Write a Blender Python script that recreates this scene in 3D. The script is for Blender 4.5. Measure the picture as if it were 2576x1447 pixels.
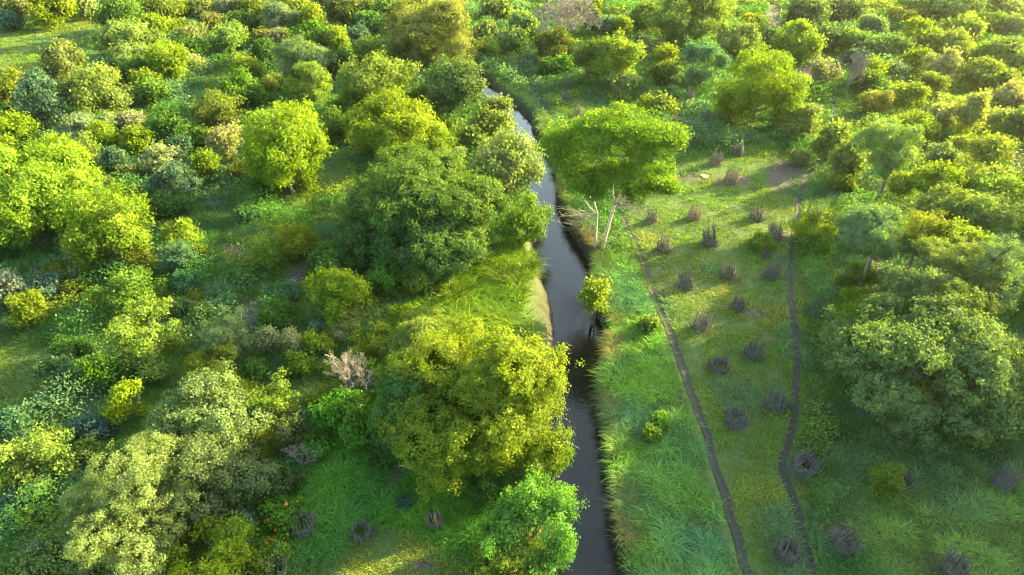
import bpy, math, random
import numpy as np
for o in list(bpy.data.objects): bpy.data.objects.remove(o)
sc = bpy.context.scene
col = sc.collection
# ------------------------------------------------------------------ camera, sky, sun
CAMH, PITCH, LENS = 26.0, 34.0, 23.73
camd = bpy.data.cameras.new('camera'); cam = bpy.data.objects.new('camera', camd); col.objects.link(cam)
cam.location = (0, 0, CAMH); cam.rotation_euler = (math.radians(90 - PITCH), 0, 0)
camd.lens = LENS; camd.sensor_width = 36; camd.clip_end = 3000; camd.clip_start = 0.5
sc.camera = cam
SUN_EL, SUN_AZ = 17.0, 29.0       # azimuth measured from +X (frame right) towards +Y (away)
HAZE = 0.00007
w = bpy.data.worlds.new('World'); sc.world = w; w.use_nodes = True
nt = w.node_tree; bg = nt.nodes['Background']
sky = nt.nodes.new('ShaderNodeTexSky'); sky.sky_type = 'NISHITA'; sky.sun_disc = False
sky.sun_elevation = math.radians(SUN_EL); sky.sun_rotation = math.radians(90 - SUN_AZ)
sky.air_density = 1.0; sky.dust_density = 2.5; sky.ozone_density = 1.0
tn = nt.nodes.new('ShaderNodeMix'); tn.data_type = 'RGBA'; tn.blend_type = 'MULTIPLY'; tn.inputs[0].default_value = 1.0
tn.inputs[7].default_value = (1.02, 1.0, .85, 1)
nt.links.new(sky.outputs[0], tn.inputs[6]); nt.links.new(tn.outputs[2], bg.inputs[0]); bg.inputs[1].default_value = 0.145
sd = bpy.data.lights.new('sun', 'SUN'); sd.energy = 5.0; sd.angle = math.radians(0.5); sd.color = (1.0, 0.83, 0.28)
so = bpy.data.objects.new('sun', sd); col.objects.link(so)
a, e = math.radians(SUN_AZ), math.radians(SUN_EL)
from mathutils import Vector
so.rotation_euler = Vector((math.cos(a)*math.cos(e), math.sin(a)*math.cos(e), math.sin(e))).to_track_quat('Z', 'Y').to_euler()
so.location = (60, 40, 60)
sc.view_settings.view_transform = 'Standard'; sc.view_settings.look = 'None'
sc.view_settings.exposure = 3.25; sc.view_settings.gamma = 1.0
sc.cycles.use_denoising = True; sc.cycles.denoising_prefilter = 'ACCURATE'; sc.cycles.denoising_quality = 'HIGH'; sc.cycles.sample_clamp_direct = 12.0; sc.cycles.filter_width = 1.2; sc.cycles.use_adaptive_sampling = False; sc.cycles.sample_clamp_indirect = 4.0
sc.cycles.max_bounces = 6; sc.cycles.diffuse_bounces = 3; sc.cycles.transmission_bounces = 4; sc.cycles.transparent_max_bounces = 4

# ------------------------------------------------------------------ helpers
F = 1698.0; CP, SP = math.cos(math.radians(PITCH)), math.sin(math.radians(PITCH))
def at(px, py, z=0.0):
    """world point of height z seen at survey coordinate (px, py) of a 2576 x 1447 frame"""
    u = px - 1288.0; v = py - 723.5
    d = F*SP + v*CP
    t = (CAMH - z)/d
    return (t*u, t*(F*CP - v*SP), z)
def atA(P, z=0.0): return np.array([at(p[0], p[1], z)[:2] for p in P])
def to_px(x, y, z=0.0):
    dz = CAMH - z
    dep = y*CP + dz*SP
    return 1288 + F*x/dep, 723.5 + F*(dz*CP - y*SP)/dep
def inpoly(x, y, P):
    x = np.asarray(x); y = np.asarray(y); ins = np.zeros(x.shape, bool); n = len(P)
    for i in range(n):
        x1, y1 = P[i]; x2, y2 = P[(i+1) % n]
        c = ((y1 > y) != (y2 > y)) & (x < (x2-x1)*(y-y1)/((y2-y1) if y2 != y1 else 1e-9)+x1)
        ins ^= c
    return ins
def seg_dist(x, y, P):
    d = np.full(np.shape(x), 1e9)
    for i in range(len(P)-1):
        ax, ay = P[i]; bx, by = P[i+1]
        vx, vy = bx-ax, by-ay
        t = np.clip(((x-ax)*vx+(y-ay)*vy)/(vx*vx+vy*vy+1e-9), 0, 1)
        d = np.minimum(d, np.hypot(x-ax-t*vx, y-ay-t*vy))
    return d
_perm = np.random.RandomState(5).rand(256, 256)
def vnoise(x, y, s=1.0):
    x = np.asarray(x)/s; y = np.asarray(y)/s
    xi = np.floor(x).astype(int); yi = np.floor(y).astype(int); fx = x-xi; fy = y-yi
    fx = fx*fx*(3-2*fx); fy = fy*fy*(3-2*fy)
    g = lambda a, b: _perm[a & 255, b & 255]
    return (g(xi, yi)*(1-fx)+g(xi+1, yi)*fx)*(1-fy)+(g(xi, yi+1)*(1-fx)+g(xi+1, yi+1)*fx)*fy
def smooth(P, n=4):
    P = np.array(P, float)
    for _ in range(n if n < 3 else 2):
        Q = [P[0]]
        for i in range(len(P)-1):
            Q += [P[i]*.75+P[i+1]*.25, P[i]*.25+P[i+1]*.75]
        Q.append(P[-1]); P = np.array(Q)
    return P
def mesh_np(name, V, faces, k, mat, parent=None, attrs=None, smoothf=False):
    """V (n,3), faces (m,k) -> one mesh object"""
    me = bpy.data.meshes.new(name)
    V = np.ascontiguousarray(V, dtype=np.float32); Fc = np.ascontiguousarray(faces, dtype=np.int32)
    me.vertices.add(len(V)); me.vertices.foreach_set('co', V.ravel())
    me.loops.add(Fc.size); me.loops.foreach_set('vertex_index', Fc.ravel())
    me.polygons.add(len(Fc)); me.polygons.foreach_set('loop_start', np.arange(0, Fc.size, k, dtype=np.int32))
    if smoothf: me.polygons.foreach_set('use_smooth', np.ones(len(Fc), bool))
    for nm, arr in (attrs or {}).items():
        if arr.ndim == 2:
            at_ = me.attributes.new(nm, 'FLOAT_COLOR', 'POINT')
            c = np.ones((len(V), 4), np.float32); c[:, :3] = arr; at_.data.foreach_set('color', c.ravel())
        else:
            at_ = me.attributes.new(nm, 'FLOAT', 'POINT'); at_.data.foreach_set('value', arr.astype(np.float32))
    me.update(calc_edges=True); me.validate()
    if mat: me.materials.append(mat)
    o = bpy.data.objects.new(name, me); col.objects.link(o)
    if parent: o.parent = parent
    return o
def tag(o, label=None, cat=None, group=None, kind=None):
    if label: o['label'] = label
    if cat: o['category'] = cat
    if group: o['group'] = group
    if kind: o['kind'] = kind
    return o
def empty(name, loc, label, cat, group=None):
    o = bpy.data.objects.new(name, None); col.objects.link(o); o.location = loc; o.empty_display_size = 0.3
    return tag(o, label, cat, group)

# ------------------------------------------------------------------ materials
def newmat(name):
    m = bpy.data.materials.new(name); m.use_nodes = True
    n = m.node_tree; n.nodes.clear(); out = n.nodes.new('ShaderNodeOutputMaterial')
    return m, n, out
def leaf_mat(name, source, trans=0.42, gloss=0.005, tcol=(0.95, 0.95, 0.25)):
    """source 'OBJ': colour from the object; 'ATTR': colour from the per-blade attribute"""
    m, n, out = newmat(name); L = n.links
    if source == 'OBJ':
        oi = n.nodes.new('ShaderNodeObjectInfo'); at_ = n.nodes.new('ShaderNodeAttribute'); at_.attribute_name = 'tint'
        hs = n.nodes.new('ShaderNodeHueSaturation'); L.new(oi.outputs['Color'], hs.inputs['Color'])
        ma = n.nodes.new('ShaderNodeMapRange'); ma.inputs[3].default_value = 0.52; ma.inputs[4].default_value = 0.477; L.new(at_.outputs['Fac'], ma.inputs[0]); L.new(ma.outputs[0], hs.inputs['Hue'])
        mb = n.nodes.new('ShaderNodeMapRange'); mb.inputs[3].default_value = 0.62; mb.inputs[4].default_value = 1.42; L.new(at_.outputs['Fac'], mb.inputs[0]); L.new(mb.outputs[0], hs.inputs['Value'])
        c = hs.outputs[0]
    else:
        at_ = n.nodes.new('ShaderNodeAttribute'); at_.attribute_name = 'col'; c = at_.outputs['Color']
    d = n.nodes.new('ShaderNodeBsdfDiffuse'); L.new(c, d.inputs[0])
    t = n.nodes.new('ShaderNodeBsdfTranslucent'); mu = n.nodes.new('ShaderNodeMix'); mu.data_type = 'RGBA'; mu.blend_type = 'MULTIPLY'
    mu.inputs[0].default_value = 1.0; L.new(c, mu.inputs[6]); mu.inputs[7].default_value = (*[x*1.5 for x in tcol], 1); L.new(mu.outputs[2], t.inputs[0])
    mx = n.nodes.new('ShaderNodeMixShader'); mx.inputs[0].default_value = trans; L.new(d.outputs[0], mx.inputs[1]); L.new(t.outputs[0], mx.inputs[2])
    g = n.nodes.new('ShaderNodeBsdfGlossy'); g.inputs['Roughness'].default_value = 0.45; g.inputs[0].default_value = (.8, .85, .8, 1)
    m2 = n.nodes.new('ShaderNodeMixShader'); m2.inputs[0].default_value = gloss; L.new(mx.outputs[0], m2.inputs[1]); L.new(g.outputs[0], m2.inputs[2])
    L.new(m2.outputs[0], out.inputs[0]); return m
M_LEAF = leaf_mat('leaf', 'OBJ'); M_BLADE = leaf_mat('grass_blade', 'ATTR', 0.45, 0.01, (1.05, 1.1, 0.35))
def bark_mat(name, c1, c2, sc_=6):
    m, n, out = newmat(name); L = n.links
    tc = n.nodes.new('ShaderNodeTexCoord'); no = n.nodes.new('ShaderNodeTexNoise'); no.inputs['Scale'].default_value = sc_; no.inputs['Detail'].default_value = 6
    L.new(tc.outputs['Object'], no.inputs['Vector'])
    r = n.nodes.new('ShaderNodeValToRGB'); r.color_ramp.elements[0].position = .3; r.color_ramp.elements[1].position = .7
    r.color_ramp.elements[0].color = (*c1, 1); r.color_ramp.elements[1].color = (*c2, 1); L.new(no.outputs[0], r.inputs[0])
    b = n.nodes.new('ShaderNodeBsdfPrincipled'); b.inputs['Roughness'].default_value = .9; L.new(r.outputs[0], b.inputs[0])
    bp = n.nodes.new('ShaderNodeBump'); bp.inputs['Strength'].default_value = .5; L.new(no.outputs[0], bp.inputs['Height']); L.new(bp.outputs[0], b.inputs['Normal'])
    L.new(b.outputs[0], out.inputs[0]); return m
M_BARK = bark_mat('bark', (.07, .05, .035), (.20, .16, .12))
M_PALEBARK = bark_mat('pale_bark', (.20, .17, .13), (.42, .36, .29))
M_DEAD = bark_mat('dead_wood', (.085, .078, .072), (.21, .185, .168), 3)
M_STICK = bark_mat('weathered_stick', (.030, .029, .027), (.115, .108, .10), 9)
M_STICKR = bark_mat('fresh_brown_stick', (.07, .05, .04), (.19, .15, .12), 9)
# ------------------------------------------------------------------ river, terrain, paths
WL = -1.15
R_EDGE = [(1575,1600),(1551,1444),(1533,1397),(1526,1314),(1523,1264),(1518,1207),(1505,1164),(1506,1131),(1501,1087),(1485,1044),(1488,984),(1496,963),(1501,933),(1505,883),(1518,843),(1505,816),(1495,783),(1481,766),(1481,690),(1468,643),(1440,606),(1416,570),(1398,512),(1390,493),(1397,470),(1392,437),(1372,382),(1359,366),(1336,340),(1328,320),(1331,301),(1314,291),(1304,278),(1271,252),(1242,232),(1222,209),(1185,186),(1110,170),(1010,150),(935,138),(925,122),(900,88),(864,54),(830,20),(780,-20),(700,-60)]
L_EDGE = [(660,-50),(745,-10),(783,18),(798,50),(835,85),(860,118),(885,145),(990,180),(1090,200),(1160,215),(1205,240),(1240,268),(1280,310),(1300,345),(1315,380),(1325,420),(1332,460),(1336,500),(1338,560),(1342,610),(1358,670),(1371,716),(1388,750),(1395,783),(1401,850),(1388,900),(1365,950),(1362,1010),(1366,1100),(1378,1177),(1385,1240),(1392,1300),(1401,1380),(1408,1447),(1420,1600)]
RE = smooth(atA([(a_+7, b_) for a_, b_ in R_EDGE], WL), 1); LE = smooth(atA([(a_-5, b_) for a_, b_ in L_EDGE], WL), 1)
RIV = np.vstack([RE, LE])
PATH1 = smooth(atA([(1893,1475),(1880,1420),(1858,1362),(1840,1300),(1822,1235),(1800,1165),(1782,1105),(1760,1040),(1738,980),(1715,920),(1697,862),(1676,812),(1655,765),(1636,715),(1622,670),(1606,630),(1592,600),(1575,570),(1560,530),(1530,480),(1490,410),(1445,355),(1410,312),(1388,288),(1362,252),(1342,222),(1322,196),(1308,165),(1302,140),(1290,112),(1262,85),(1240,60),(1225,30),(1215,0)]))
PATH2 = smooth(atA([(2048,1475),(2044,1420),(2036,1390),(2020,1340),(2005,1290),(1990,1235),(1972,1190),(1967,1152),(1985,1120),(1998,1060),(2003,1000),(2005,920),(2003,850),(1995,790),(1986,720),(1987,660),(1995,610),(2003,560),(2010,505),(2022,455),(2045,420),(2064,385),(2085,320),(2100,270),(2095,225),(2060,180),(2010,150),(1975,110),(1955,60),(1940,10)]))
PATH3 = smooth(atA([(1356,198),(1385,210),(1415,222),(1436,238)]))
PATH4 = smooth(atA([(1265,185),(1290,195),(1312,212),(1345,240)]))
RIVp = [tuple(p) for p in RIV]
DIRT = [(1975,440,45,40),(1948,60,22,60),(2205,690,22,45),(640,790,40,50),(590,640,40,22),(2130,1345,60,35),(1640,1175,18,12),(1960,600,40,20),(2045,180,35,20),(2395,205,20,25),(2560,400,25,40),(1065,1425,35,16),(1895,790,22,12),(1935,850,35,8),(1030,1195,26,22),(1700,445,60,14),(990,810,70,14),(745,700,30,30),(2110,775,30,20),(1850,452,45,12),(2070,600,20,45),(2220,1000,70,12),(1095,765,60,14)]
def river_side(x, y):
    dR = seg_dist(x, y, RE); dL = seg_dist(x, y, LE); ins = inpoly(x, y, RIVp)
    return dR, dL, ins
def height_full(x, y):
    x = np.asarray(x, float); y = np.asarray(y, float)
    dR, dL, ins = river_side(x, y)
    d = np.minimum(dR, dL); left = dL < dR
    nz = vnoise(x+31, y+7, 0.9)
    bw = np.where(left, 1.0, 0.62)
    # the gentle sand bank on the left side
    px, py = to_px(x, y, WL)
    sand = np.clip(1-np.abs(py-800)/110, 0, 1)*left
    bw = bw+sand*1.3
    dd = d+(nz-.5)*0.35*np.clip(d*3, 0, 1)
    t = np.clip(dd/bw, 0, 1); t = t*t*(3-2*t) if False else 1-(1-t)**1.7
    land = 0.22*(vnoise(x, y, 9)-.5)+0.10*(vnoise(x+9, y+3, 2.3)-.5)+1.2*(vnoise(x+200, y+50, 60)-.5)*np.clip((np.hypot(x, y)-60)/60, 0, 1)
    h = np.where(ins, WL-np.minimum(.7, d*.6)-0.03, WL+(land-WL)*t)
    return h, d, ins, left, sand
def hgt(x, y): return float(height_full(np.array([x]), np.array([y]))[0][0])
rows = [4.0]
while rows[-1] < 420: rows.append(rows[-1]*1.0062+0.035)
rows = np.array(rows); nc = 760
s = np.linspace(-1.45, 1.45, nc)
GX = (rows[:, None]+14)*s[None, :]; GY = np.repeat(rows[:, None], nc, 1)
gx, gy = GX.ravel(), GY.ravel()
gz, gd, gins, gleft, gsand = height_full(gx, gy)
pd = np.minimum(np.minimum(seg_dist(gx, gy, PATH1), seg_dist(gx, gy, PATH2)), np.minimum(seg_dist(gx, gy, PATH3), seg_dist(gx, gy, PATH4))+.12)
gz = gz-0.10*np.clip(1-pd/0.45, 0, 1)
gpx, gpy = to_px(gx, gy, 0)
def dirtmask(px, py):
    m = np.zeros(px.shape)
    for (cx, cy, rx, ry) in DIRT:
        q = ((px-cx)/rx)**2+((py-cy)/ry)**2
        m = np.maximum(m, np.clip(1.5-q+0.9*(vnoise(px*1.0, py*1.6, 13)-.5)*2, 0, 1))
    return m
bare = dirtmask(gpx, gpy)
mud = np.clip(1-(gd-0.05)/(0.75+gsand*2.0), 0, 1)*(~gins)+gins*1.0
idx = np.arange(len(rows)*nc).reshape(len(rows), nc)
Q = np.stack([idx[:-1, :-1], idx[:-1, 1:], idx[1:, 1:], idx[1:, :-1]], -1).reshape(-1, 4)
m, n, out = newmat('ground_soil'); L = n.links
tc = n.nodes.new('ShaderNodeTexCoord')
def noise(scale, det=5, rough=.6):
    x = n.nodes.new('ShaderNodeTexNoise'); x.inputs['Scale'].default_value = scale; x.inputs['Detail'].default_value = det; x.inputs['Roughness'].default_value = rough
    L.new(tc.outputs['Object'], x.inputs['Vector']); return x
def ramp(src, stops):
    r = n.nodes.new('ShaderNodeValToRGB'); els = r.color_ramp.elements
    while len(els) < len(stops): els.new(.5)
    for el, (p, c) in zip(els, stops): el.position = p; el.color = (*c, 1)
    L.new(src, r.inputs[0]); return r
def mixc(f, a, b):
    x = n.nodes.new('ShaderNodeMix'); x.data_type = 'RGBA'
    if hasattr(f, 'links'): L.new(f, x.inputs[0])
    else: x.inputs[0].default_value = f
    L.new(a, x.inputs[6]); L.new(b, x.inputs[7]); return x.outputs[2]
grassc = ramp(noise(0.35).outputs[0], [(.3, (.03, .055, .016)), (.5, (.045, .085, .02)), (.7, (.075, .10, .03))])
fine = ramp(noise(7.0).outputs[0], [(.3, (.025, .04, .015)), (.6, (.07, .11, .03))])
g1 = mixc(.5, grassc.outputs[0], fine.outputs[0])
soil = ramp(noise(3.0).outputs[0], [(.3, (.035, .028, .022)), (.7, (.085, .068, .052))])
mudc = ramp(noise(2.2, 8).outputs[0], [(.3, (.013, .011, .009)), (.5, (.030, .025, .020)), (.75, (.060, .052, .044))])
av = n.nodes.new('ShaderNodeAttribute'); av.attribute_name = 'bare'; mv = n.nodes.new('ShaderNodeAttribute'); mv.attribute_name = 'mud'
g2 = mixc(av.outputs['Fac'], g1, soil.outputs[0]); g3 = mixc(mv.outputs['Fac'], g2, mudc.outputs[0])
b = n.nodes.new('ShaderNodeBsdfPrincipled'); b.inputs['Roughness'].default_value = .95; b.inputs['Specular IOR Level'].default_value = .2; L.new(g3, b.inputs[0])
bp = n.nodes.new('ShaderNodeBump'); bp.inputs['Strength'].default_value = .7; bp.inputs['Distance'].default_value = .12
L.new(noise(5, 8).outputs[0], bp.inputs['Height']); L.new(bp.outputs[0], b.inputs['Normal']); L.new(b.outputs[0], out.inputs[0])
M_GROUND = m
tag(mesh_np('ground', np.stack([gx, gy, gz], 1), Q, 4, M_GROUND, None, {'bare': bare, 'mud': mud}, True), kind='structure')
# far ground out to the horizon
FV = np.array([(-290, -50, -.9), (290, -50, -.9), (290, 320, -.9), (-290, 320, -.9)], float);
FV[:, 2] = -2.2
tag(mesh_np('outer_ground', FV, np.array([[0, 1, 2, 3]]), 4, M_GROUND, None, {'bare': np.zeros(4), 'mud': np.zeros(4)}), kind='structure')
# water
m, n, out = newmat('river_water'); L = n.links
tc = n.nodes.new('ShaderNodeTexCoord')
b = n.nodes.new('ShaderNodeBsdfPrincipled'); b.inputs['Roughness'].default_value = .03; b.inputs['IOR'].default_value = 1.33
wc = ramp(noise(.5, 3).outputs[0], [(.35, (.008, .0085, .005)), (.7, (.016, .016, .009))]); L.new(wc.outputs[0], b.inputs[0])
bp = n.nodes.new('ShaderNodeBump'); bp.inputs['Strength'].default_value = .16; bp.inputs['Distance'].default_value = .05
L.new(noise(4.5, 4).outputs[0], bp.inputs['Height']); L.new(bp.outputs[0], b.inputs['Normal']); L.new(b.outputs[0], out.inputs[0])
# centre line strip, widened under the banks
tt = np.linspace(0, 1, 220)
def resamp(P, k):
    d = np.r_[0, np.cumsum(np.hypot(*np.diff(P, axis=0).T))]
    return np.stack([np.interp(np.linspace(0, d[-1], k), d, P[:, 0]), np.interp(np.linspace(0, d[-1], k), d, P[:, 1])], 1)
Ra = resamp(RE, 160); La = resamp(LE[::-1], 160)
mid = (Ra+La)/2; Ro = mid+(Ra-mid)*1.0; dv = Ra-La; ln = np.hypot(*dv.T)[:, None]; dv = dv/np.maximum(ln, .01)
Ro = Ra+dv*0.35; Lo = La-dv*0.35
WV = np.vstack([np.c_[Ro, np.full(160, WL)], np.c_[Lo, np.full(160, WL)]])
i = np.arange(159); WQ = np.stack([i, i+1, i+161, i+160], 1)
tag(mesh_np('river', WV, WQ[:, ::-1], 4, m), kind='structure')
# trodden earth foot paths: strips a little above the ground
m, n, out = newmat('trodden_earth'); L = n.links
tc = n.nodes.new('ShaderNodeTexCoord')
pr = ramp(noise(5.0, 7).outputs[0], [(.3, (.008, .009, .006)), (.55, (.017, .018, .012)), (.75, (.036, .035, .024))])
b = n.nodes.new('ShaderNodeBsdfPrincipled'); b.inputs['Roughness'].default_value = .9; L.new(pr.outputs[0], b.inputs[0])
bp = n.nodes.new('ShaderNodeBump'); bp.inputs['Strength'].default_value = .6; bp.inputs['Distance'].default_value = .06
L.new(noise(8, 6).outputs[0], bp.inputs['Height']); L.new(bp.outputs[0], b.inputs['Normal']); L.new(b.outputs[0], out.inputs[0])
def path(P, wdt, name):
    K = max(30, int(len(P)*7)); P = resamp(P, K); T = np.gradient(P, axis=0); T /= np.hypot(*T.T)[:, None]+1e-9
    N = np.c_[-T[:, 1], T[:, 0]]; offs = np.linspace(-1, 1, 5); V = []
    wv = wdt*(0.8+0.45*vnoise(P[:, 0], P[:, 1], 1.3)); jit = (vnoise(P[:, 0]+50, P[:, 1], .8)-.5)*.18
    for o_ in offs: V.append(P+N*(o_*wv+jit)[:, None])
    V = np.array(V); x, y = V[..., 0].ravel(), V[..., 1].ravel()
    z = height_full(x, y)[0]-0.065+0.03*np.abs(np.repeat(offs, K))
    ii = np.arange(5*K).reshape(5, K); Q = np.stack([ii[:-1, :-1], ii[:-1, 1:], ii[1:, 1:], ii[1:, :-1]], -1).reshape(-1, 4)
    z2 = z+0.03
    return tag(mesh_np(name, np.stack([x, y, z2], 1), Q[:, ::-1], 4, m, None, None, True), kind='structure')
path(PATH1, .20, 'footpath'); path(PATH2, .18, 'footpath'); path(PATH3, .15, 'footpath'); path(PATH4, .13, 'footpath')

# ------------------------------------------------------------------ grass
rng = np.random.RandomState(11)
def cand(nn, y0, y1, power=1.7, spread=.86, minw=13):
    """random ground points, thinning with distance from the viewpoint"""
    u = rng.rand(nn); p = 1-power+1   # pdf over Y ~ (Y+20)^(1-power)
    a, b_ = (y0+20)**p, (y1+20)**p
    Y = (a+(b_-a)*u)**(1/p)-20
    X = (rng.rand(nn)*2-1)*(Y+minw+8)*spread
    return X, Y
SHORT = [[(1560,560),(1640,440),(1720,400),(1850,390),(2060,395),(2010,600),(2030,800),(2040,1060),(2010,1130),(2090,1500),(1890,1500),(1780,1080),(1700,860),(1610,640)],
         [(-300,40),(260,40),(330,120),(200,200),(-300,260)], [(700,1500),(860,1400),(960,1300),(1080,1330),(1160,1420),(1200,1500)], [(-200,850),(150,870),(170,1000),(-200,1060)], [(1240,190),(1330,230),(1400,320),(1370,370),(1300,270)], [(800,380),(880,390),(880,480),(780,470)]]
REED = [[(1480,700),(1500,640),(1570,640),(1640,760),(1700,900),(1770,1090),(1830,1290),(1870,1500),(1540,1500),(1505,1150),(1480,1000),(1500,850)],
        [(730,1150),(830,1070),(960,1050),(1230,1150),(1300,1330),(1190,1440),(1080,1340),(960,1310),(800,1420),(720,1380)],
        [(960,860),(1000,790),(1120,740),(1230,640),(1345,590),(1360,700),(1350,780),(1370,850),(1250,840),(1150,830),(960,960)],
        [(2080,1120),(2400,1060),(2700,1100),(2700,1500),(2250,1500),(2120,1300)],[(2020,640),(2110,640),(2130,760),(2060,760)],[(1690,1000),(1790,1200),(1760,1000)]]
def zone(x, y):
    px, py = to_px(x, y, 0); z = np.zeros(x.shape, int)
    for P in SHORT: z[inpoly(px, py, P)] = 1
    for P in REED: z[inpoly(px, py, P)] = 2
    for P in REED[1:3]: z[inpoly(px, py, P)] = 3
    return z, px, py
def blades(X, Y, Z, length, width, lean, hue, nb, spreadr, name, label, cat, droop=.6, seg=2, par=None, win=0.0):
    """nb ribbons per tuft; hue (n,3) tuft colour"""
    n0 = len(X); k = n0*nb; r = lambda: rng.rand(k)
    ti = np.repeat(np.arange(n0), nb)
    az = r()*2*np.pi; rad = np.sqrt(r())*spreadr[ti]
    bx, by, bz = X[ti]+np.cos(az)*rad, Y[ti]+np.sin(az)*rad, Z[ti]
    az2 = az+(r()-.5)*1.6
    ln = length[ti]*(0.55+.7*r()); le = lean*(0.4+1.2*r())
    dx, dy = np.cos(az2), np.sin(az2)
    wx, wy = -dy, dx; wd = width[ti]*(.7+.6*r())
    P0 = np.stack([bx, by, bz-.03], 1)
    rings = []
    for j in range(seg+1):
        t = j/seg
        out_ = ln*(le*t*0.9+droop*t*t*.55); up = ln*(t*(1-.25*le)-droop*.45*t*t*t)
        c = P0+np.stack([dx*out_+win*ln*t, dy*out_, up], 1)
        wj = wd*(1-t**1.6)*.5 if j < seg else wd*0.04
        side = np.stack([wx*wj, wy*wj, np.zeros(k)], 1)
        rings += [c-side, c+side]
    V = np.stack(rings, 1).reshape(-1, 3); m_ = 2*(seg+1); base = (np.arange(k)*m_)[:, None]
    fs = [np.stack([base[:, 0]+2*j, base[:, 0]+2*j+1, base[:, 0]+2*j+3, base[:, 0]+2*j+2], 1) for j in range(seg)]
    Fq = np.stack(fs, 1).reshape(-1, 4)
    c = hue[ti]*(0.6+.8*r())[:, None]; c[:, 0] *= (0.85+.4*r())
    C = np.repeat(c, m_, 0)
    o = mesh_np(name, V, Fq, 4, M_BLADE, None, {'col': C})
    return tag(o, label, cat, None, 'stuff')
def lerp3(a, b, t): return np.array(a)[None]*(1-t[:, None])+np.array(b)[None]*t[:, None]
def keep_dry(x, y, extra=0.0):
    dR, dL, ins = river_side(x, y)
    pdst = np.minimum(np.minimum(seg_dist(x, y, PATH1), seg_dist(x, y, PATH2)), seg_dist(x, y, PATH3)+.15)
    z, d, i_, left, sand = height_full(x, y)
    ok = (~ins) & (pdst > .33+extra*.9) & (d > .10+rng.rand(len(x))*.35+sand*1.9)
    return ok, z, d
X, Y = cand(520000, 9, 190)
z, px, py = zone(X, Y); ok, Z, D = keep_dry(X, Y)
bm_ = dirtmask(px, py); ok &= rng.rand(len(X)) > bm_*1.1
dist = np.sqrt(X**2+Y**2+CAMH**2); k = dist/675*1.0
pn = vnoise(X, Y, 3.5); pn2 = vnoise(X+77, Y+13, 1.1); pn3 = vnoise(X+7, Y+113, 9)
sh = ok & (z == 1)
thin = np.clip(pn2*2.2+.15, .25, 1) > rng.rand(len(X)); sh &= thin
hue = lerp3((.075, .165, .014), (.165, .195, .022), np.clip(pn*1.5-.3+.5*(pn3-.5), 0, 1)[sh])
hb = np.clip((vnoise(X+300, Y*.6+90, 2.6)[sh]-.62)*6, 0, 1); hue = (hue*(1-hb[:, None])+np.array((.085, .165, .065))[None]*hb[:, None])*(.72+.56*pn2[sh])[:, None]
blades(X[sh], Y[sh], Z[sh], np.full(sh.sum(), .15)+.16*pn2[sh]+.22*hb, k[sh]*.62, .55, hue, 4, np.full(sh.sum(), .14)+k[sh]*.6, 'meadow_grass', 'short yellow green grass growing on the open meadow between the footpaths', 'grass')
wi = ok & (z == 0)
hue = lerp3((.045, .130, .028), (.11, .175, .024), np.clip(pn*1.6-.3, 0, 1)[wi]); hue = hue*(.55+.9*pn2[wi])[:, None]
hb = np.clip((vnoise(X+300, Y+90, 2.2)[wi]-.66)*5, 0, 1); hue = hue*(1-hb[:, None])+np.array((.06, .13, .065))[None]*hb[:, None]
blades(X[wi], Y[wi], Z[wi], .24+.42*pn2[wi], k[wi]*.75, .7, hue, 4, .22+k[wi]*.8, 'rough_grass', 'tangled knee high dark green grass under and between the trees', 'grass')
# tall reedy grass
X, Y = cand(120000, 9, 80, 1.6)
z, px, py = zone(X, Y); ok, Z, D = keep_dry(X, Y, .35)
pn = vnoise(X, Y, 2.6); pn2 = vnoise(X+77, Y+13, .8); lowr = vnoise(X+40, Y+3, 4.0)
m_ = ok & (z == 2) & (pn2+.35*pn > .33)
dist = np.sqrt(X**2+Y**2+CAMH**2); k = dist/675
hue = lerp3((.060, .165, .068), (.105, .23, .026), np.clip(pn*2.2-.6, 0, 1)[m_])*(.55+.9*pn2[m_])[:, None]
wb = (px[m_] < 1390) & (py[m_] < 900); hue[wb] = lerp3((.07, .17, .010), (.135, .21, .012), np.clip(pn2*1.7-.35, 0, 1)[m_][wb]); rb = px[m_] > 2080; hue[rb] = hue[rb]*.5+np.array((.12, .18, .05))[None]*.5*(0.5+pn2[m_][rb])[:, None]  # west bank blades take a yellower colour so they read as sunlit
blades(X[m_], Y[m_], Z[m_], (.32+.40*pn2[m_])*np.where(px[m_] > 2080, .8, np.where(px[m_] < 1390, 1.25, 1)), k[m_]*.7, .6, hue, 9, .14+k[m_]*.6, 'tall_grass', 'tall arching bright green reed grass along the river banks', 'grass', droop=.95, seg=3)
X, Y = cand(75000, 9, 60, 1.6)
z, px, py = zone(X, Y); ok, Z, D = keep_dry(X, Y, .35)
pn = vnoise(X, Y, 2.2); pn2 = vnoise(X+77, Y+13, .9)
m_ = ok & (z == 3) & (pn2+.3*pn > .38); dist = np.sqrt(X**2+Y**2+CAMH**2); k = dist/675
lit = (py < 900)  # sunlit west bank: its sunlight is put into brighter, yellower blade colour
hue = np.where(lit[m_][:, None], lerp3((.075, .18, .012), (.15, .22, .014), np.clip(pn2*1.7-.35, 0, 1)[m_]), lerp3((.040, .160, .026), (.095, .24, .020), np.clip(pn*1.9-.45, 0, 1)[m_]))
blades(X[m_], Y[m_], Z[m_], np.where(lit[m_], 1.15, .85)*(.50+.5*pn2[m_]), k[m_]*1.1, .6, hue, 9, .14+k[m_]*.6, 'reed_grass', 'coarse arching reed grass in thick tussocks on the west bank', 'grass', droop=.95, seg=3)
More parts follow.
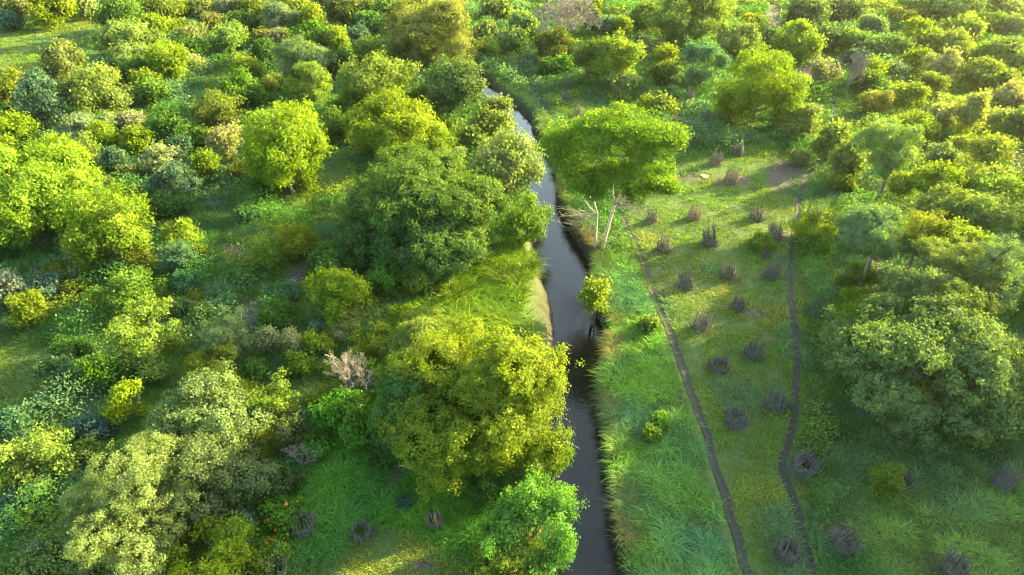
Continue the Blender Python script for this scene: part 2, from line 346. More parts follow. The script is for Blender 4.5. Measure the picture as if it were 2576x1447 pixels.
# drooping fringe on the brink of the east bank
Pr = resamp(RE[:int(len(RE)*.62)], 1500); T = np.gradient(Pr, axis=0); T /= np.hypot(*T.T)[:, None]
nn = 5200; ii = rng.randint(0, 1500, nn); off = .45+.5*rng.rand(nn)
N = np.c_[T[:, 1], -T[:, 0]]
X = Pr[ii, 0]+N[ii, 0]*off; Y = Pr[ii, 1]+N[ii, 1]*off
bad = inpoly(X, Y, RIVp); X[bad] = Pr[ii[bad], 0]-N[ii[bad], 0]*off[bad]; Y[bad] = Pr[ii[bad], 1]-N[ii[bad], 1]*off[bad]
okf = ~inpoly(X, Y, RIVp) & (vnoise(X, Y, .9) > .33); X, Y = X[okf], Y[okf]; Z = height_full(X, Y)[0]
px, py = to_px(X, Y, 0); k = np.sqrt(X**2+Y**2+CAMH**2)/675
hue = lerp3((.06, .12, .03), (.20, .17, .06), np.clip(vnoise(X, Y, 1.5)*1.5-.3, 0, 1))
blades(X, Y, Z, .30+.28*rng.rand(len(X)), k*.8, .7, hue, 6, np.full(len(X), .15), 'bank_grass', 'straw coloured and green grass drooping over the river bank edge', 'grass', droop=1.2, seg=3, win=-.12)
# low leafy ground cover (herbs and seedlings)
def leaves(P, Nn, size, asp, tint_or_col, name, mat, parent=None, attr='col', droop=None):
    k = len(P); rr = rng.randn(k, 3); tdir = np.cross(Nn, rr); tdir /= np.linalg.norm(tdir, axis=1)[:, None]+1e-9
    if droop is not None:
        tdir = tdir*(1-droop)+np.array([0, 0, -1.0])*droop; tdir /= np.linalg.norm(tdir, axis=1)[:, None]+1e-9
    b_ = np.cross(Nn, tdir); b_ /= np.linalg.norm(b_, axis=1)[:, None]+1e-9
    a = tdir*size[:, None]*.5; bb = b_*(size*asp)[:, None]*.5
    V = np.stack([P-a, P+bb-a*.1, P+a, P-bb-a*.1], 1).reshape(-1, 3)
    Fq = np.arange(k*4).reshape(k, 4)
    return mesh_np(name, V, Fq, 4, mat, parent, {attr: np.repeat(tint_or_col, 4, 0)})
X, Y = cand(150000, 9, 190)
z, px, py = zone(X, Y); ok, Z, D = keep_dry(X, Y, .25)
ng = vnoise(X+500, Y, 2.8)
m_ = ok & (z == 0) & (ng > .40) & (dirtmask(px, py) < .5)
X, Y, Z = X[m_], Y[m_], Z[m_]; ng = ng[m_]; nb = 9
dist = np.sqrt(X**2+Y**2+CAMH**2)
ti = np.repeat(np.arange(len(X)), nb); hh = (.25+1.6*(ng-.38)*2)[ti]*rng.rand(len(ti))**.6
rad = (.22+dist/675*1.2)[ti]
P = np.stack([X[ti]+rng.randn(len(ti))*rad, Y[ti]+rng.randn(len(ti))*rad, Z[ti]+hh+.05], 1)
Nn = rng.randn(len(ti), 3)*.6+np.array([0, 0, .8]); Nn /= np.linalg.norm(Nn, axis=1)[:, None]
hs = rng.rand(len(X)); huec = vnoise(X, Y+900, 6)
c1 = np.array((.045, .125, .03)); c2 = np.array((.07, .14, .07)); c3 = np.array((.12, .165, .03))
cc = c1[None]*np.ones((len(X), 1)); q = (huec > .6); cc[q] = c2; q = (huec < .33); cc[q] = c3
cc = (cc*(.7+.6*hs[:, None]))[ti]
o = leaves(P, Nn, (dist/675*2.3)[ti]*(.7+.6*rng.rand(len(ti))), .5, cc, 'undergrowth', M_BLADE)
tag(o, 'low leafy green herbs and seedlings covering the ground between trees', 'ground cover', None, 'stuff')
# ------------------------------------------------------------------ trees and shrubs
def tubes(paths, mat, name, parent, nside=6):
    """paths: list of (points (k,3), radii (k,))"""
    Vs, Fs, b0 = [], [], 0
    for P, Rr in paths:
        P = np.asarray(P, float); K = len(P); T = np.gradient(P, axis=0); T /= np.linalg.norm(T, axis=1)[:, None]+1e-9
        ref = np.array([.3, .9, .1]); A = np.cross(T, ref); A /= np.linalg.norm(A, axis=1)[:, None]+1e-9; B = np.cross(T, A)
        th = np.arange(nside)*2*np.pi/nside
        V = P[:, None]+(A[:, None]*np.cos(th)[None, :, None]+B[:, None]*np.sin(th)[None, :, None])*np.asarray(Rr)[:, None, None]
        Vs.append(V.reshape(-1, 3)); ii = np.arange(K*nside).reshape(K, nside)+b0
        Fs.append(np.stack([ii[:-1], np.roll(ii[:-1], -1, 1), np.roll(ii[1:], -1, 1), ii[1:]], -1).reshape(-1, 4)); b0 += K*nside
    return mesh_np(name, np.vstack(Vs), np.vstack(Fs), 4, mat, parent, None, True)
def limb(p0, p1, r0, r1, rg, k=7, sag=.12, up=0.0):
    t = np.linspace(0, 1, k)[:, None]; p0 = np.array(p0, float); p1 = np.array(p1, float)
    L_ = np.linalg.norm(p1-p0); P = p0+(p1-p0)*t
    w1 = rg.randn(3)*sag*L_*.5; P = P+np.sin(t*np.pi)*w1+np.sin(t*np.pi*2)*rg.randn(3)*sag*L_*.22; P[:, 2] += (np.sin(t[:, 0]*np.pi)*up*L_)
    return P, r0+(r1-r0)*t[:, 0]**.8
# species: object name, category, leaf length px, aspect, colour, lobes, lobe radius, openness, droop, clump flattening
SPC = {
 'Y': ('acacia_tree', 3.0, .48, (.135, .165, .012), 16, .36, .30, .0, .8),
 'L': ('leafy_tree', 3.4, .38, (.120, .175, .014), 22, .34, .10, .35, .9),
 'F': ('feathery_tree', 2.4, .42, (.125, .155, .052), 20, .33, .25, .0, .55),
 'B': ('blue_green_shrub', 2.6, .60, (.050, .100, .072), 14, .38, .20, .0, .8),
 'M': ('bush_tree', 3.0, .50, (.065, .125, .022), 16, .36, .28, .0, .8),
 'D': ('dense_shrub', 3.0, .52, (.034, .088, .018), 16, .38, .10, .0, .9),
 'O': ('olive_tree', 2.7, .48, (.105, .112, .024), 18, .34, .25, .0, .7),
 'W': ('pale_shrub', 2.8, .60, (.185, .200, .095), 14, .34, .45, .0, .8),
 'K': ('russet_tree', 2.6, .48, (.138, .148, .052), 16, .34, .35, .0, .7),
 'C': ('broadleaf_tree', 3.8, .62, (.110, .150, .030), 18, .30, .48, .0, .8),
 'P': ('feathery_tree', 2.4, .42, (.180, .185, .058), 24, .28, .38, .0, .5),
 'S': ('bush_tree', 2.8, .62, (.090, .130, .048), 24, .30, .28, .0, .8),
 'V': ('creeper_shrub', 3.2, .70, (.045, .140, .012), 14, .38, .15, .0, .8),
 'G': ('glossy_tree', 3.0, .50, (.085, .105, .038), 20, .34, .15, .0, .9),
 'T': ('leafy_tree', 2.9, .55, (.080, .145, .014), 34, .26, .20, .0, .85),
 'U': ('umbrella_tree', 2.8, .48, (.075, .165, .014), 30, .22, .30, .0, .5),
}
def crown_points(sp, R, c, leafm, rg, dens=1.0, flat_top=False):
    nm, lpx, asp, colr, nl, lr, openn, droop, flat = SPC[sp]
    sc_ = max(.45, min(1.3, R/2.6)); nM = int(np.clip(4+R*2.2+rg.randint(4), 5, 20)); nS = int(np.clip(nl*.42*sc_, 4, 12))
    i = np.arange(nM)+.5; ph = np.arccos(1-1.72*i/nM); th = np.pi*(1+5**.5)*i+rg.rand()*6
    dM = np.stack([np.cos(th)*np.sin(ph), np.sin(th)*np.sin(ph), np.cos(ph)], 1)+rg.randn(nM, 3)*.30
    if flat_top: dM[:, 2] = np.abs(dM[:, 2])*.7-.1
    dM /= np.linalg.norm(dM, axis=1)[:, None]
    mr = np.clip((1.30 if nM < 11 else 1.55)/math.sqrt(nM)*(.65+.7*rg.rand(nM)), .25, .62)
    CM = dM*((1-mr)*(.62+.70*rg.rand(nM)))[:, None]
    C0, LR, dirs = [], [], []
    for q in range(nM):
        d = rg.randn(nS, 3)+dM[q][None]*1.1; d /= np.linalg.norm(d, axis=1)[:, None]
        sr = mr[q]*(.26+.26*rg.rand(nS))
        pr = mr[q]-sr*.45; pr = pr*np.where(rg.rand(nS) < .2, 1.35, 1.0)
        C0.append(CM[q]+d*pr[:, None]); LR.append(sr); dirs.append(d)
        C0.append(CM[q][None]); LR.append([mr[q]*.60]); dirs.append(dM[q][None])
    C0 = np.vstack(C0); LR = np.hstack(LR); dirs = np.vstack(dirs); nl = len(LR)
    asx = .9+.2*rg.rand(); C0[:, 0] *= asx; C0[:, 1] /= asx
    for ax in range(3):
        hi = np.percentile(C0[:, ax]+LR, 96); lo = np.percentile(C0[:, ax]-LR, 4); m_ = (hi+lo)/2; s_ = 2/(hi-lo)
        if ax == 2 and flat_top: continue
        C0[:, ax] = (C0[:, ax]-m_)*s_
    LR = LR*1.05
    scale = np.array([R, R, c])
    # clumps on each lobe's surface
    csz = max(leafm*1.7, .045*R)                      # clump radius (m)
    clumps, cN, cW = [], [], []
    for q in range(len(LR)):
        area = 4*np.pi*(LR[q]*R)**2; nk = int(max(4, 1.0*(1-openn*.6)*area/(csz*csz*3.1)))
        d = rg.randn(nk, 3); d /= np.linalg.norm(d, axis=1)[:, None]
        d = d[(d[:, 2] > -.7) | (rg.rand(nk) < .5)]
        p = C0[q]+d*(LR[q]*(.72+.38*rg.rand(len(d))))[:, None]
        pu = (rg.rand(len(d)) < .13) & (d[:, 2] > -.3)
        p = p+np.where(pu, rg.rand(len(d))*LR[q]*.75+csz/R*.6, 0)[:, None]*(d*.8+np.array([0, 0, .25]))
        clumps.append(p*scale); nn_ = d+dirs[q][None]*.5 if q < nl else d
        cN.append(nn_/np.linalg.norm(nn_, axis=1)[:, None]); cW.append(np.full(len(d), rg.rand()))
    clumps = np.vstack(clumps); cN = np.vstack(cN); cW = np.hstack(cW)
    u_ = clumps/scale; dd_ = np.linalg.norm(u_[:, None]-C0[None], axis=2)/LR[None]
    keep = (dd_ < .68).sum(1) < 1; keep &= rg.rand(len(keep)) > openn*.35
    clumps, cN, cW = clumps[keep], cN[keep], cW[keep]
    ar = leafm*leafm*asp*.55; per = int(np.clip(dens*1.3*(1.0-.35*openn)*csz*csz*3.1*1.0/ar, 5, 60))
    ti = np.repeat(np.arange(len(clumps)), per); k = len(ti)
    g = rg.randn(k, 3)*csz*.62; g[:, 2] *= flat
    P = clumps[ti]+g
    Nn = cN[ti]*1.0+rg.randn(k, 3)*.5+np.array([0, 0, .25]); Nn /= np.linalg.norm(Nn, axis=1)[:, None]
    cl = rg.rand(len(clumps))
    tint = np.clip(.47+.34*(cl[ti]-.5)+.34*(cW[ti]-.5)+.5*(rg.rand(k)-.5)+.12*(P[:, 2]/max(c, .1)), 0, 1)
    return P, Nn, tint, asp, droop, C0*scale
def solve(cx, cy, wpx, hpx, clear, zmin=0.0):
    z = 2.0
    for _ in range(12):
        x, y, _z = at(cx, cy, z); dep = y*CP+(CAMH-z)*SP
        R = wpx*.5*dep/F; th = math.atan2(CAMH-z, math.hypot(x, y)); hh = hpx*.5*dep/F
        q = hh*hh-(R*math.sin(th))**2
        c = math.sqrt(max(q, 0.0))/math.cos(th) if q > 0 else .5*R
        c = min(max(c, .55*R), 1.7*R); z = max(zmin, c*(1+clear))
    return x, y, z, R, c
def tree(cx, cy, wpx, hpx, sp, label, colr=None, seed=None, clear=None, trunkmat=None, kind=None, dens=1.0, group=None, world=None, flat=False, lean=0, base=None, leafk=1.0, zmin=0.0):
    nm, lpx, asp, c0, nl, lr, openn, droop, fl = SPC[sp]
    rg = np.random.RandomState(seed if seed is not None else int(cx*7+cy*13) % 100000)
    big = wpx > 75
    if clear is None: clear = .10 if big else .04
    if world: x, y, z, R, c = world
    else: x, y, z, R, c = solve(cx, cy, wpx, hpx, clear, zmin)
    dist = math.sqrt(x*x+y*y+(CAMH-z)**2)
    # keep out of the water
    g = hgt(x, y) if -60 < x < 40 and y < 190 else float(height_full(np.array([x]), np.array([y]))[0][0])
    g = max(g, WL-.1)
    if kind is None:
        kind = nm
        if R < 1.25 and 'tree' in kind: kind = 'shrub'
        if R >= 1.9 and 'shrub' in kind: kind = 'bush_tree' if sp != 'V' else kind
    root = empty(kind, (x, y, g), label, 'tree' if 'tree' in kind else 'shrub', group)
    leafm = max(.05, lpx*.82*dist/675.0*leafk)
    R2 = max(R*.7, R-max(leafm*1.7, .045*R)*.9); P, Nn, tint, asp, droop, lobes = crown_points(sp, R2, c*R2/R, leafm, rg, dens, flat)
    off = np.array([0, 0, z-g]); P = P+off
    low = P[:, 2] < .08; P = P[~low]; Nn = Nn[~low]; tint = tint[~low]
    k = len(P); sz = leafm*(.65+.7*rg.rand(k))
    global rng
    rng = rg
    dr = None
    if droop > 0: dr = droop*(.5+rg.rand(k))[:, None]*.8
    cr = leaves(P, Nn, sz, asp, tint, 'crown' if 'tree' in kind else 'foliage', M_LEAF, root, 'tint', dr)
    cc = colr or c0
    if sp == 'V': cc = (cc[0]*1.15, min(cc[1], .145), cc[2])
    if sp == 'O': cc = (cc[0]*.95, cc[1]*1.12, cc[2])
    if sp == 'D': cc = (cc[0]*1.25, cc[1]*1.12, cc[2])
    if sp not in 'KW': cc = (cc[0]*.98, cc[1]*.97, cc[2]*1.0)
    rl_ = .86 if sp in 'KW' else (.73 if sp == 'O' else .665)
    cc = (min(cc[0], cc[1]*rl_), cc[1], cc[2])
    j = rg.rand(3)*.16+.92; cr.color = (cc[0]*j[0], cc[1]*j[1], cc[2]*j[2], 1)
    # trunk and limbs reaching the lobes
    H = z-g; r0 = max(.035, .034*R+.012*H) if big else max(.02, .03*R)
    bpt = np.array([0, 0, -.15]) if base is None else np.array([base[0], base[1], -.15])
    fork = np.array([rg.randn()*.06*R, rg.randn()*.06*R, max(.25, H-c*.72)])
    paths = []
    if R > 1.1:
        paths.append(limb(bpt, fork, r0*1.25, r0*.85, rg, 8, .05))
        nm_ = min(len(lobes), 5 if not big else 7); order = np.argsort(lobes[:, 2]); sel = order[np.linspace(2, len(order)-1, nm_).astype(int)]
        for q in sel:
            tgt = lobes[q]*.85+off; mid = fork*.5+tgt*.5+rg.randn(3)*.08*R
            P1, R1 = limb(fork, tgt, r0*.6, r0*.14, rg, 8, .12, .05); paths.append((P1, R1))
            for s_ in range(3):
                st = P1[3+s_]; o2 = lobes[rg.randint(len(lobes))]; e2 = st+(tgt-st)*.5+rg.randn(3)*.2*R
                paths.append(limb(st, e2, r0*.24, r0*.06, rg, 5, .14))
    else:
        for q in range(4):
            tgt = lobes[rg.randint(len(lobes))]*.8+off
            paths.append(limb(bpt+rg.randn(3)*[.03, .03, 0], tgt, r0, r0*.25, rg, 6, .12))
    tubes(paths, trunkmat or M_BARK, 'trunk' if 'tree' in kind else 'stems', root, 5)
    return root, (x, y, z, R, c, g), rg
def bare_tree(cx, cy, wpx, hpx, label, mat, seed=1, kind='dead_tree', spread=.55, levels=5, world=None, thick=1.0):
    rg = np.random.RandomState(seed)
    if world: x, y, z, R, c = world
    else: x, y, z, R, c = solve(cx, cy, wpx, hpx, .15)
    g = hgt(x, y); dist = math.sqrt(x*x+y*y+(CAMH-z)**2); px = dist/675
    root = empty(kind, (x, y, g), label, 'tree')
    H = z+c-g; main, twg = [], []
    def grow(p, d, ln, r, lev):
        e_ = p+d*ln; P_, R_ = limb(p, e_, r, r*.62, rg, 5, .12)
        (main if lev < 2 else twg).append((P_, np.maximum(R_, px*.11*thick)))
        if lev >= levels: return
        for _ in range(3):
            dn = d+rg.randn(3)*spread; dn[2] += .22; dn[0] += .0; dn /= np.linalg.norm(dn)
            grow(P_[-1] if rg.rand() < .6 else P_[3], dn, ln*(.60+.22*rg.rand()), r*.58, lev+1)
    for q in range(4):
        d = rg.randn(3)*.38; d[2] = 1; d[:2] *= min(1.6, R/max(c, .1)); d /= np.linalg.norm(d)
        grow(np.array([rg.randn()*.08, rg.randn()*.08, -.1]), d, H*.36, .03*H*.5+.02, 0)
    tubes(main, mat, 'trunk', root, 6); tubes(twg, mat, 'twigs', root, 3)
    return root
# ------------------------------------------------------------------ the trees and shrubs one can point to
TREES = [
# --- top left, around the meadow
(123,18,105,90,'Y','bright golden tree on the upper edge of the top left meadow'),
(45,12,85,80,'K','reddish brown tinged tree in the top left corner behind the meadow'),
(20,53,50,38,'B','small blue green shrub at the left frame edge beyond the meadow'),
(215,14,45,55,'W','slender pinkish grey tree standing alone at the far end of the meadow'),
(178,6,50,50,'D','dark green tree between the golden tree and the slender pinkish tree'),
(305,38,110,100,'M','tall mid green tree at the top right corner of the meadow'),
(400,22,95,75,'O','wide olive brown tree on the top edge right of the meadow'),
(455,28,50,50,'Y','lime tree tucked on the right flank of the wide olive brown tree'),
(320,98,155,78,'O','wide pale olive tree spreading along the right end of the meadow', (.145,.15,.05)),
(393,70,46,52,'L','upright lime green shrub rising behind the wide pale olive tree'),
(443,70,55,34,'Y','low mustard yellow shrub between lime shrub and pinkish flat tree'),
(505,20,75,55,'K','pinkish gold tree on the top edge above the pale branching tree'),
(487,90,88,46,'K','flat topped pinkish gold tree left of the pale tree with white branches'),
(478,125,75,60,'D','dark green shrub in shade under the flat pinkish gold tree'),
(570,97,100,72,'Y','pale yellow tree with white branches showing near the top left',(.17,.17,.04)),
(610,62,90,60,'D','dark green tree behind the pale tree with white branches'),
(628,15,80,50,'O','pale olive tree on the top edge left of the sage coloured tree'),
(567,20,52,44,'W','grey brown thin tree on the top edge beside the pinkish gold tree',(.17,.15,.10)),
(540,55,60,45,'K','dull gold tree below the grey brown thin tree'),
(160,158,115,118,'M','tall light green tree leaning over the lower right end of the meadow',(.11,.155,.05)),
(228,228,155,120,'Y','wide yellow green tree sloping down right below the meadow',(.14,.165,.04)),
(100,245,115,140,'B','large blue grey tree left of the wide sloping yellow green tree'),
(25,222,92,98,'O','golden brown round tree cut by the left frame edge below the meadow',(.14,.12,.015)),
(420,152,98,92,'L','round bright lime tree right of the pale bushes below the meadow',(.12,.19,.014)),
(318,148,112,62,'F','pale leafed spreading bush right of the tall light green tree'),
(338,176,92,52,'D','dark shaded shrub beneath the pale bush and the round lime tree'),
(488,160,34,36,'W','tiny pale sapling standing alone right of the round bright lime tree'),
(366,200,72,54,'Y','golden green shrub below the dark shaded shrub in the upper left'),
(385,228,62,56,'M','yellow topped shrub just under the golden green shrub'),
(323,240,37,48,'W','thin pale sapling in the grass right of the sloping yellow green tree',(.20,.18,.07)),
(618,172,78,54,'L','lime crown topping the green tree left of the fine sage tree'),
(612,225,98,84,'D','mid green bushy tree directly below the lime crown',(.045,.12,.018)),
(545,275,118,92,'O','dome shaped olive gold tree left of the big lobed lime tree'),
(425,308,86,86,'D','round compact dark green shrub alone in grass at upper left',(.040,.11,.020)),
(330,303,76,52,'W','pale grey green bush left of the round compact dark shrub',(.16,.17,.10)),
(345,350,62,64,'Y','small pale gold sapling below the pale grey green bush'),
(568,352,86,86,'W','open creamy sapling with visible branches left of the big lobed lime tree'),
(203,322,140,76,'F','wide whitish green tree above the bright left edge trees',(.16,.185,.085)),
(208,385,92,84,'O','yellow olive bush under the wide whitish green tree',(.13,.145,.035)),
(258,345,55,70,'L','bright yellow branch shaped bush right of the wide whitish green tree'),
(38,325,98,84,'Y','yellow green tree with leaning pale trunk at the left frame edge'),
(5,372,42,52,'Y','small yellow tree cut by the left frame edge under the leaning tree'),
(455,365,62,46,'B','small blue green shrub under the round compact dark shrub'),
(510,345,46,42,'M','little green shrub between the dome shaped tree and the creamy sapling'),
(410,402,112,70,'W','creamy white leafed tree above the dark blue shrub, left of centre'),
(437,450,125,92,'B','dark blue green bush right under the creamy white leafed tree'),
(520,415,52,82,'Y','upright pale gold sapling between creamy tree and big lobed lime tree'),
(288,398,58,60,'B','grey blue bush behind the bright left edge trees'),
(322,432,48,45,'F','small pale green bush right of the grey blue bush'),
(600,430,62,50,'O','low olive shrub below the lower left of the big lobed lime tree'),
(85,480,320,235,'L','huge bright lime tree cut by the left frame edge at mid height',(.115,.19,.018)),
(275,575,192,192,'L','round bright lime tree with pale trunk right of the huge left edge one',(.12,.185,.016)),
# --- top centre left
(707,44,98,80,'F','sage green lumpy tree near the top edge left of the stream pool',(.10,.165,.085)),
(665,12,72,48,'O','dull olive tree on the top edge behind the sage lumpy tree'),
(728,6,82,44,'M','yellow green tree on the top edge right behind the sage lumpy tree',(.12,.145,.03)),
(784,48,62,80,'Y','upright golden tree on the left side of the upper stream pool'),
(700,97,66,52,'W','grey leafed bush under the sage lumpy tree',(.12,.13,.085)),
(790,95,110,70,'D','dark green tree beside the upper stream below the upright golden tree',(.04,.105,.018)),
(842,103,56,62,'L','bright lime bush on the left bank between the two upper pools',(.12,.18,.015)),
(655,97,42,44,'K','orange tipped bush left of the grey leafed bush',(.17,.13,.035)),
(662,135,62,60,'D','dark green shrub under the orange tipped bush'),
(765,145,142,98,'F','wide fine leafed grey sage tree below the dark streamside tree',(.125,.15,.065)),
(778,208,112,94,'F','soft yellow green tree with dark trunk under the grey sage tree',(.14,.18,.035)),
(690,215,62,62,'O','dim olive shrub left of the soft yellow green tree'),
(855,155,72,64,'D','dark shrub between the grey sage tree and the big loose yellow tree'),
(930,128,88,64,'M','yellow green bush just below the pale lower stream pool',(.11,.15,.03)),
(1012,125,90,80,'C','tall pale topped tree left under the massive feathery brown tree',(.125,.15,.05)),
(1005,92,32,40,'C','slim pale green treetop just above the tall pale topped tree'),
(950,215,195,150,'M','big loose yellow green tree left of the dark glossy cream tipped tree',(.135,.16,.03)),
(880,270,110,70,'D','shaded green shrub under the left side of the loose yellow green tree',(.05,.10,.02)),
(1075,78,225,165,'K','massive feathery olive brown tree on the top edge above the river',(.115,.14,.042)),
(1040,30,120,80,'O','olive tree rising on the left shoulder of the massive feathery tree',(.14,.145,.04)),
(930,58,75,62,'M','soft green bush right of the upper stream pool',(.055,.13,.035)),
(880,25,120,50,'D','dark green bush above the upper stream pool',(.05,.09,.025)),
(975,25,60,70,'D','green thicket left of the massive feathery tree',(.045,.12,.03)),
(905,85,60,44,'B','small seedling bush on the stream bank between the pools'),
(1142,218,150,140,'G','dark glossy tree with cream tipped leaves left of the rocky shallows'),
(1055,240,66,66,'M','shaded green bush between the loose yellow tree and the glossy tree'),
(1112,298,84,52,'D','dark shrub under the glossy cream tipped tree'),
(1235,300,120,96,'C','yellow tipped loose tree on the bank below the rocky shallows',(.125,.16,.035)),
(1275,405,205,165,'C','loose creamy tree with a bare reddish trunk on the west bank',(.15,.165,.06)),
(1325,545,135,125,'M','green bushy tree with golden rim overhanging the river mid frame',(.075,.14,.020)),
(1190,350,70,60,'C','small loose leafed tree left of the creamy west bank tree'),
(982,322,205,150,'L','domed bright lime tree with drooping leaf rosettes, upper centre left',(.13,.185,.014)),
(1085,350,110,90,'L','lime tree lobe sloping down right of the domed lime tree',(.115,.18,.02)),
(1125,398,88,62,'F','pale yellow fine leafed tree above the great dark tree',(.15,.17,.05)),
(720,378,205,225,'L','big lobed lime tree standing apart in the upper left quarter',(.118,.180,.014)),
(820,345,40,66,'M','dark green bush touching the right side of the big lobed lime tree'),
(855,320,84,90,'D','shadowed bush between the two big lime trees',(.05,.11,.018)),
(668,468,90,50,'D','dark shrub at the foot of the big lobed lime tree'),
# --- great dark tree, centre
(1062,490,370,215,'T','great dark green spreading tree left of the river in mid frame',(.055,.118,.022)),
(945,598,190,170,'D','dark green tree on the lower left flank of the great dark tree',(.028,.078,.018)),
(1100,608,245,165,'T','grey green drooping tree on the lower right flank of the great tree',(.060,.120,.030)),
(965,702,92,82,'M','green shrub at the foot of the dark flank tree',(.05,.13,.015)),
(1050,705,92,76,'Y','yellow green shrub at the foot of the grey green drooping tree',(.10,.155,.02)),
(1178,642,66,48,'F','small pale tuft shrub on the lit west bank slope',(.14,.16,.04)),
# --- top centre right
(1395,112,98,78,'O','dark olive bush at the foot of the big bare tree',(.075,.09,.020)),
(1315,62,68,58,'C','creamy topped tree left of the big bare tree',(.14,.165,.06)),
(1288,100,82,54,'C','creamy topped tree beside the river path, lower of a pair',(.14,.165,.05)),
(1222,80,74,50,'C','creamy topped tree right of the massive feathery brown tree',(.13,.16,.05)),
(1228,120,64,50,'M','green shrub in shade between the feathery brown tree and the path'),
(1248,22,78,48,'C','green broad leafed tree with thin dark stem on the top edge',(.09,.135,.045)),
(1490,12,34,36,'Y','tiny yellow tree on the top edge right of the big bare tree'),
(1460,20,50,40,'F','pale green tree on the top edge behind the bare twigs'),
(1622,40,72,68,'M','yellow topped green tree above the golden round tree',(.10,.14,.03)),
(1565,68,38,48,'Y','slim gold topped shrub above the golden round tree'),
(1495,52,44,52,'O','slim olive shrub right of the big bare tree'),
(1530,66,52,48,'B','blue green shrub between the slim olive and slim gold shrubs'),
(1728,42,195,130,'O','large feathery olive green tree on the top edge right of centre',(.125,.16,.035)),
(1808,20,66,56,'L','pale lime dome on the right shoulder of the large feathery tree',(.12,.17,.04)),
(1545,148,142,125,'Y','golden round tree upper right of centre above the umbrella tree',(.155,.165,.02)),
(1480,150,80,100,'M','shaded green tree merging with the left side of the golden round tree',(.08,.115,.02)),
(1562,208,84,48,'C','small creamy broad leafed sapling in front of the golden round tree',(.13,.17,.05)),
(1608,118,52,60,'B','dim green shrub at the right side of the golden round tree',(.06,.11,.05)),
(1674,148,52,70,'Y','thin spiky gold topped tree between golden and blue green round trees'),
(1672,185,58,52,'M','dark lower bush under the thin spiky gold topped tree',(.06,.10,.02)),
(1775,158,120,112,'F','round blue green lumpy tree in the upper right quarter',(.070,.145,.075)),
(1852,95,115,84,'Y','soft yellow tree behind the round blue green lumpy tree',(.16,.17,.045)),
(1888,62,54,52,'Y','bright yellow treetop behind the soft yellow tree'),
(1720,110,80,50,'D','dim green shrub below the large feathery olive green tree'),
(1915,215,205,190,'Y','big golden yellow tree in the upper right quarter',(.165,.175,.014)),
(1850,262,90,80,'O','shaded green side bush left under the big golden yellow tree',(.10,.125,.02)),
(2000,300,115,80,'M','pale green bush below right of the big golden yellow tree',(.10,.15,.045)),
(1668,270,42,40,'C','small creamy sapling above the umbrella tree'),
(1625,264,28,40,'Y','little upright gold shrub above the umbrella tree'),
(1417,162,50,38,'V','deep green broad leafed bush in grass right of the river path'),
(1384,168,54,32,'D','low dark bush under the dark olive bush of the bare tree'),
(1697,232,48,24,'F','low pale herb bush in the shaded grass right of the golden round tree',(.06,.14,.06)),
# --- top right
(2004,106,108,84,'L','bright lime domed tree standing out in the upper right quarter',(.13,.18,.022)),
(2072,182,78,72,'W','pinkish grey tree right of the big golden yellow tree',(.20,.17,.085)),
(2202,180,64,60,'Y','golden branching treetop right of the pinkish bare tree'),
(2190,206,78,52,'M','dark green bush under the golden branching treetop',(.06,.115,.025)),
(2200,62,68,52,'F','pale sage tree near the top edge above the golden branching treetop',(.12,.16,.09)),
(2316,86,88,72,'Y','golden fan shaped tree with dark base near the top right'),
(2415,78,98,72,'Y','sunlit yellow tree right of the golden fan shaped tree',(.16,.175,.03)),
(2398,114,104,62,'L','pale lime bush under the sunlit yellow tree',(.13,.19,.04)),
(2300,18,96,52,'Y','yellow green tree on the top edge above the golden fan shaped tree',(.14,.165,.03)),
(2398,20,124,74,'M','wide hazy green tree on the top edge near the top right corner',(.11,.155,.05)),
(2512,20,112,64,'Y','hazy pale yellow tree in the top right corner',(.16,.17,.06)),
(2552,66,56,62,'F','hazy pale tree at the right frame edge below the corner tree',(.14,.18,.07)),
(2518,138,122,74,'M','broad hazy green tree at the upper right frame edge',(.12,.155,.035)),
(2300,152,60,58,'Y','gold tipped sapling under the golden fan shaped tree'),
(2250,182,62,52,'B','blue grey bush left of the pale trunked cream tree',(.07,.13,.075)),
(2368,160,94,82,'W','pale cream tree with visible stems under the pale lime bush',(.18,.19,.08)),
(2200,254,78,70,'K','yellow brown domed tree in the middle of the upper right quarter',(.15,.15,.035)),
(2280,242,94,72,'Y','yellow and green tree right of the yellow brown domed tree',(.125,.16,.025)),
(2350,212,72,58,'O','mustard green bush below the pale cream tree',(.12,.125,.02)),
(2302,318,122,78,'Y','golden tree with two lobes and dark trunk at right',(.175,.17,.018)),
(2375,288,62,70,'W','speckled cream sapling right above the two lobed golden tree'),
(2447,275,80,118,'W','tall speckled cream tree left of the right frame edge',(.18,.185,.07)),
(2540,240,74,72,'W','sunny cream leafed tree near the right frame edge',(.20,.19,.09)),
(2247,372,168,130,'F','large pale fine leafed dome at right below the two lobed golden tree',(.145,.18,.06)),
(2482,386,132,110,'Y','wide yellow green tree at right frame edge above the golden slope',(.15,.17,.03)),
(2010,397,44,36,'K','small round rusty gold bush beside the right footpath'),
(2095,350,90,110,'C','loose green sapling tree above the right footpath',(.095,.15,.035)),
(2135,395,80,110,'C','loose pale sapling tree right of the footpath bend',(.10,.155,.04)),
(2345,448,118,86,'Y','vivid golden bush below the large pale dome, right',(.18,.175,.016)),
(2268,462,62,58,'Y','small vivid gold shrub left of the vivid golden bush',(.165,.17,.018)),
(2467,452,116,82,'Y','soft gold tree under the wide yellow green right edge tree',(.16,.165,.04)),
(2030,30,110,74,'D','hazy dark green tree on the top edge right of the dirt track',(.055,.105,.045)),
(2130,22,92,62,'M','hazy mid green tree on the top edge left of the pale sage tree',(.07,.125,.05)),
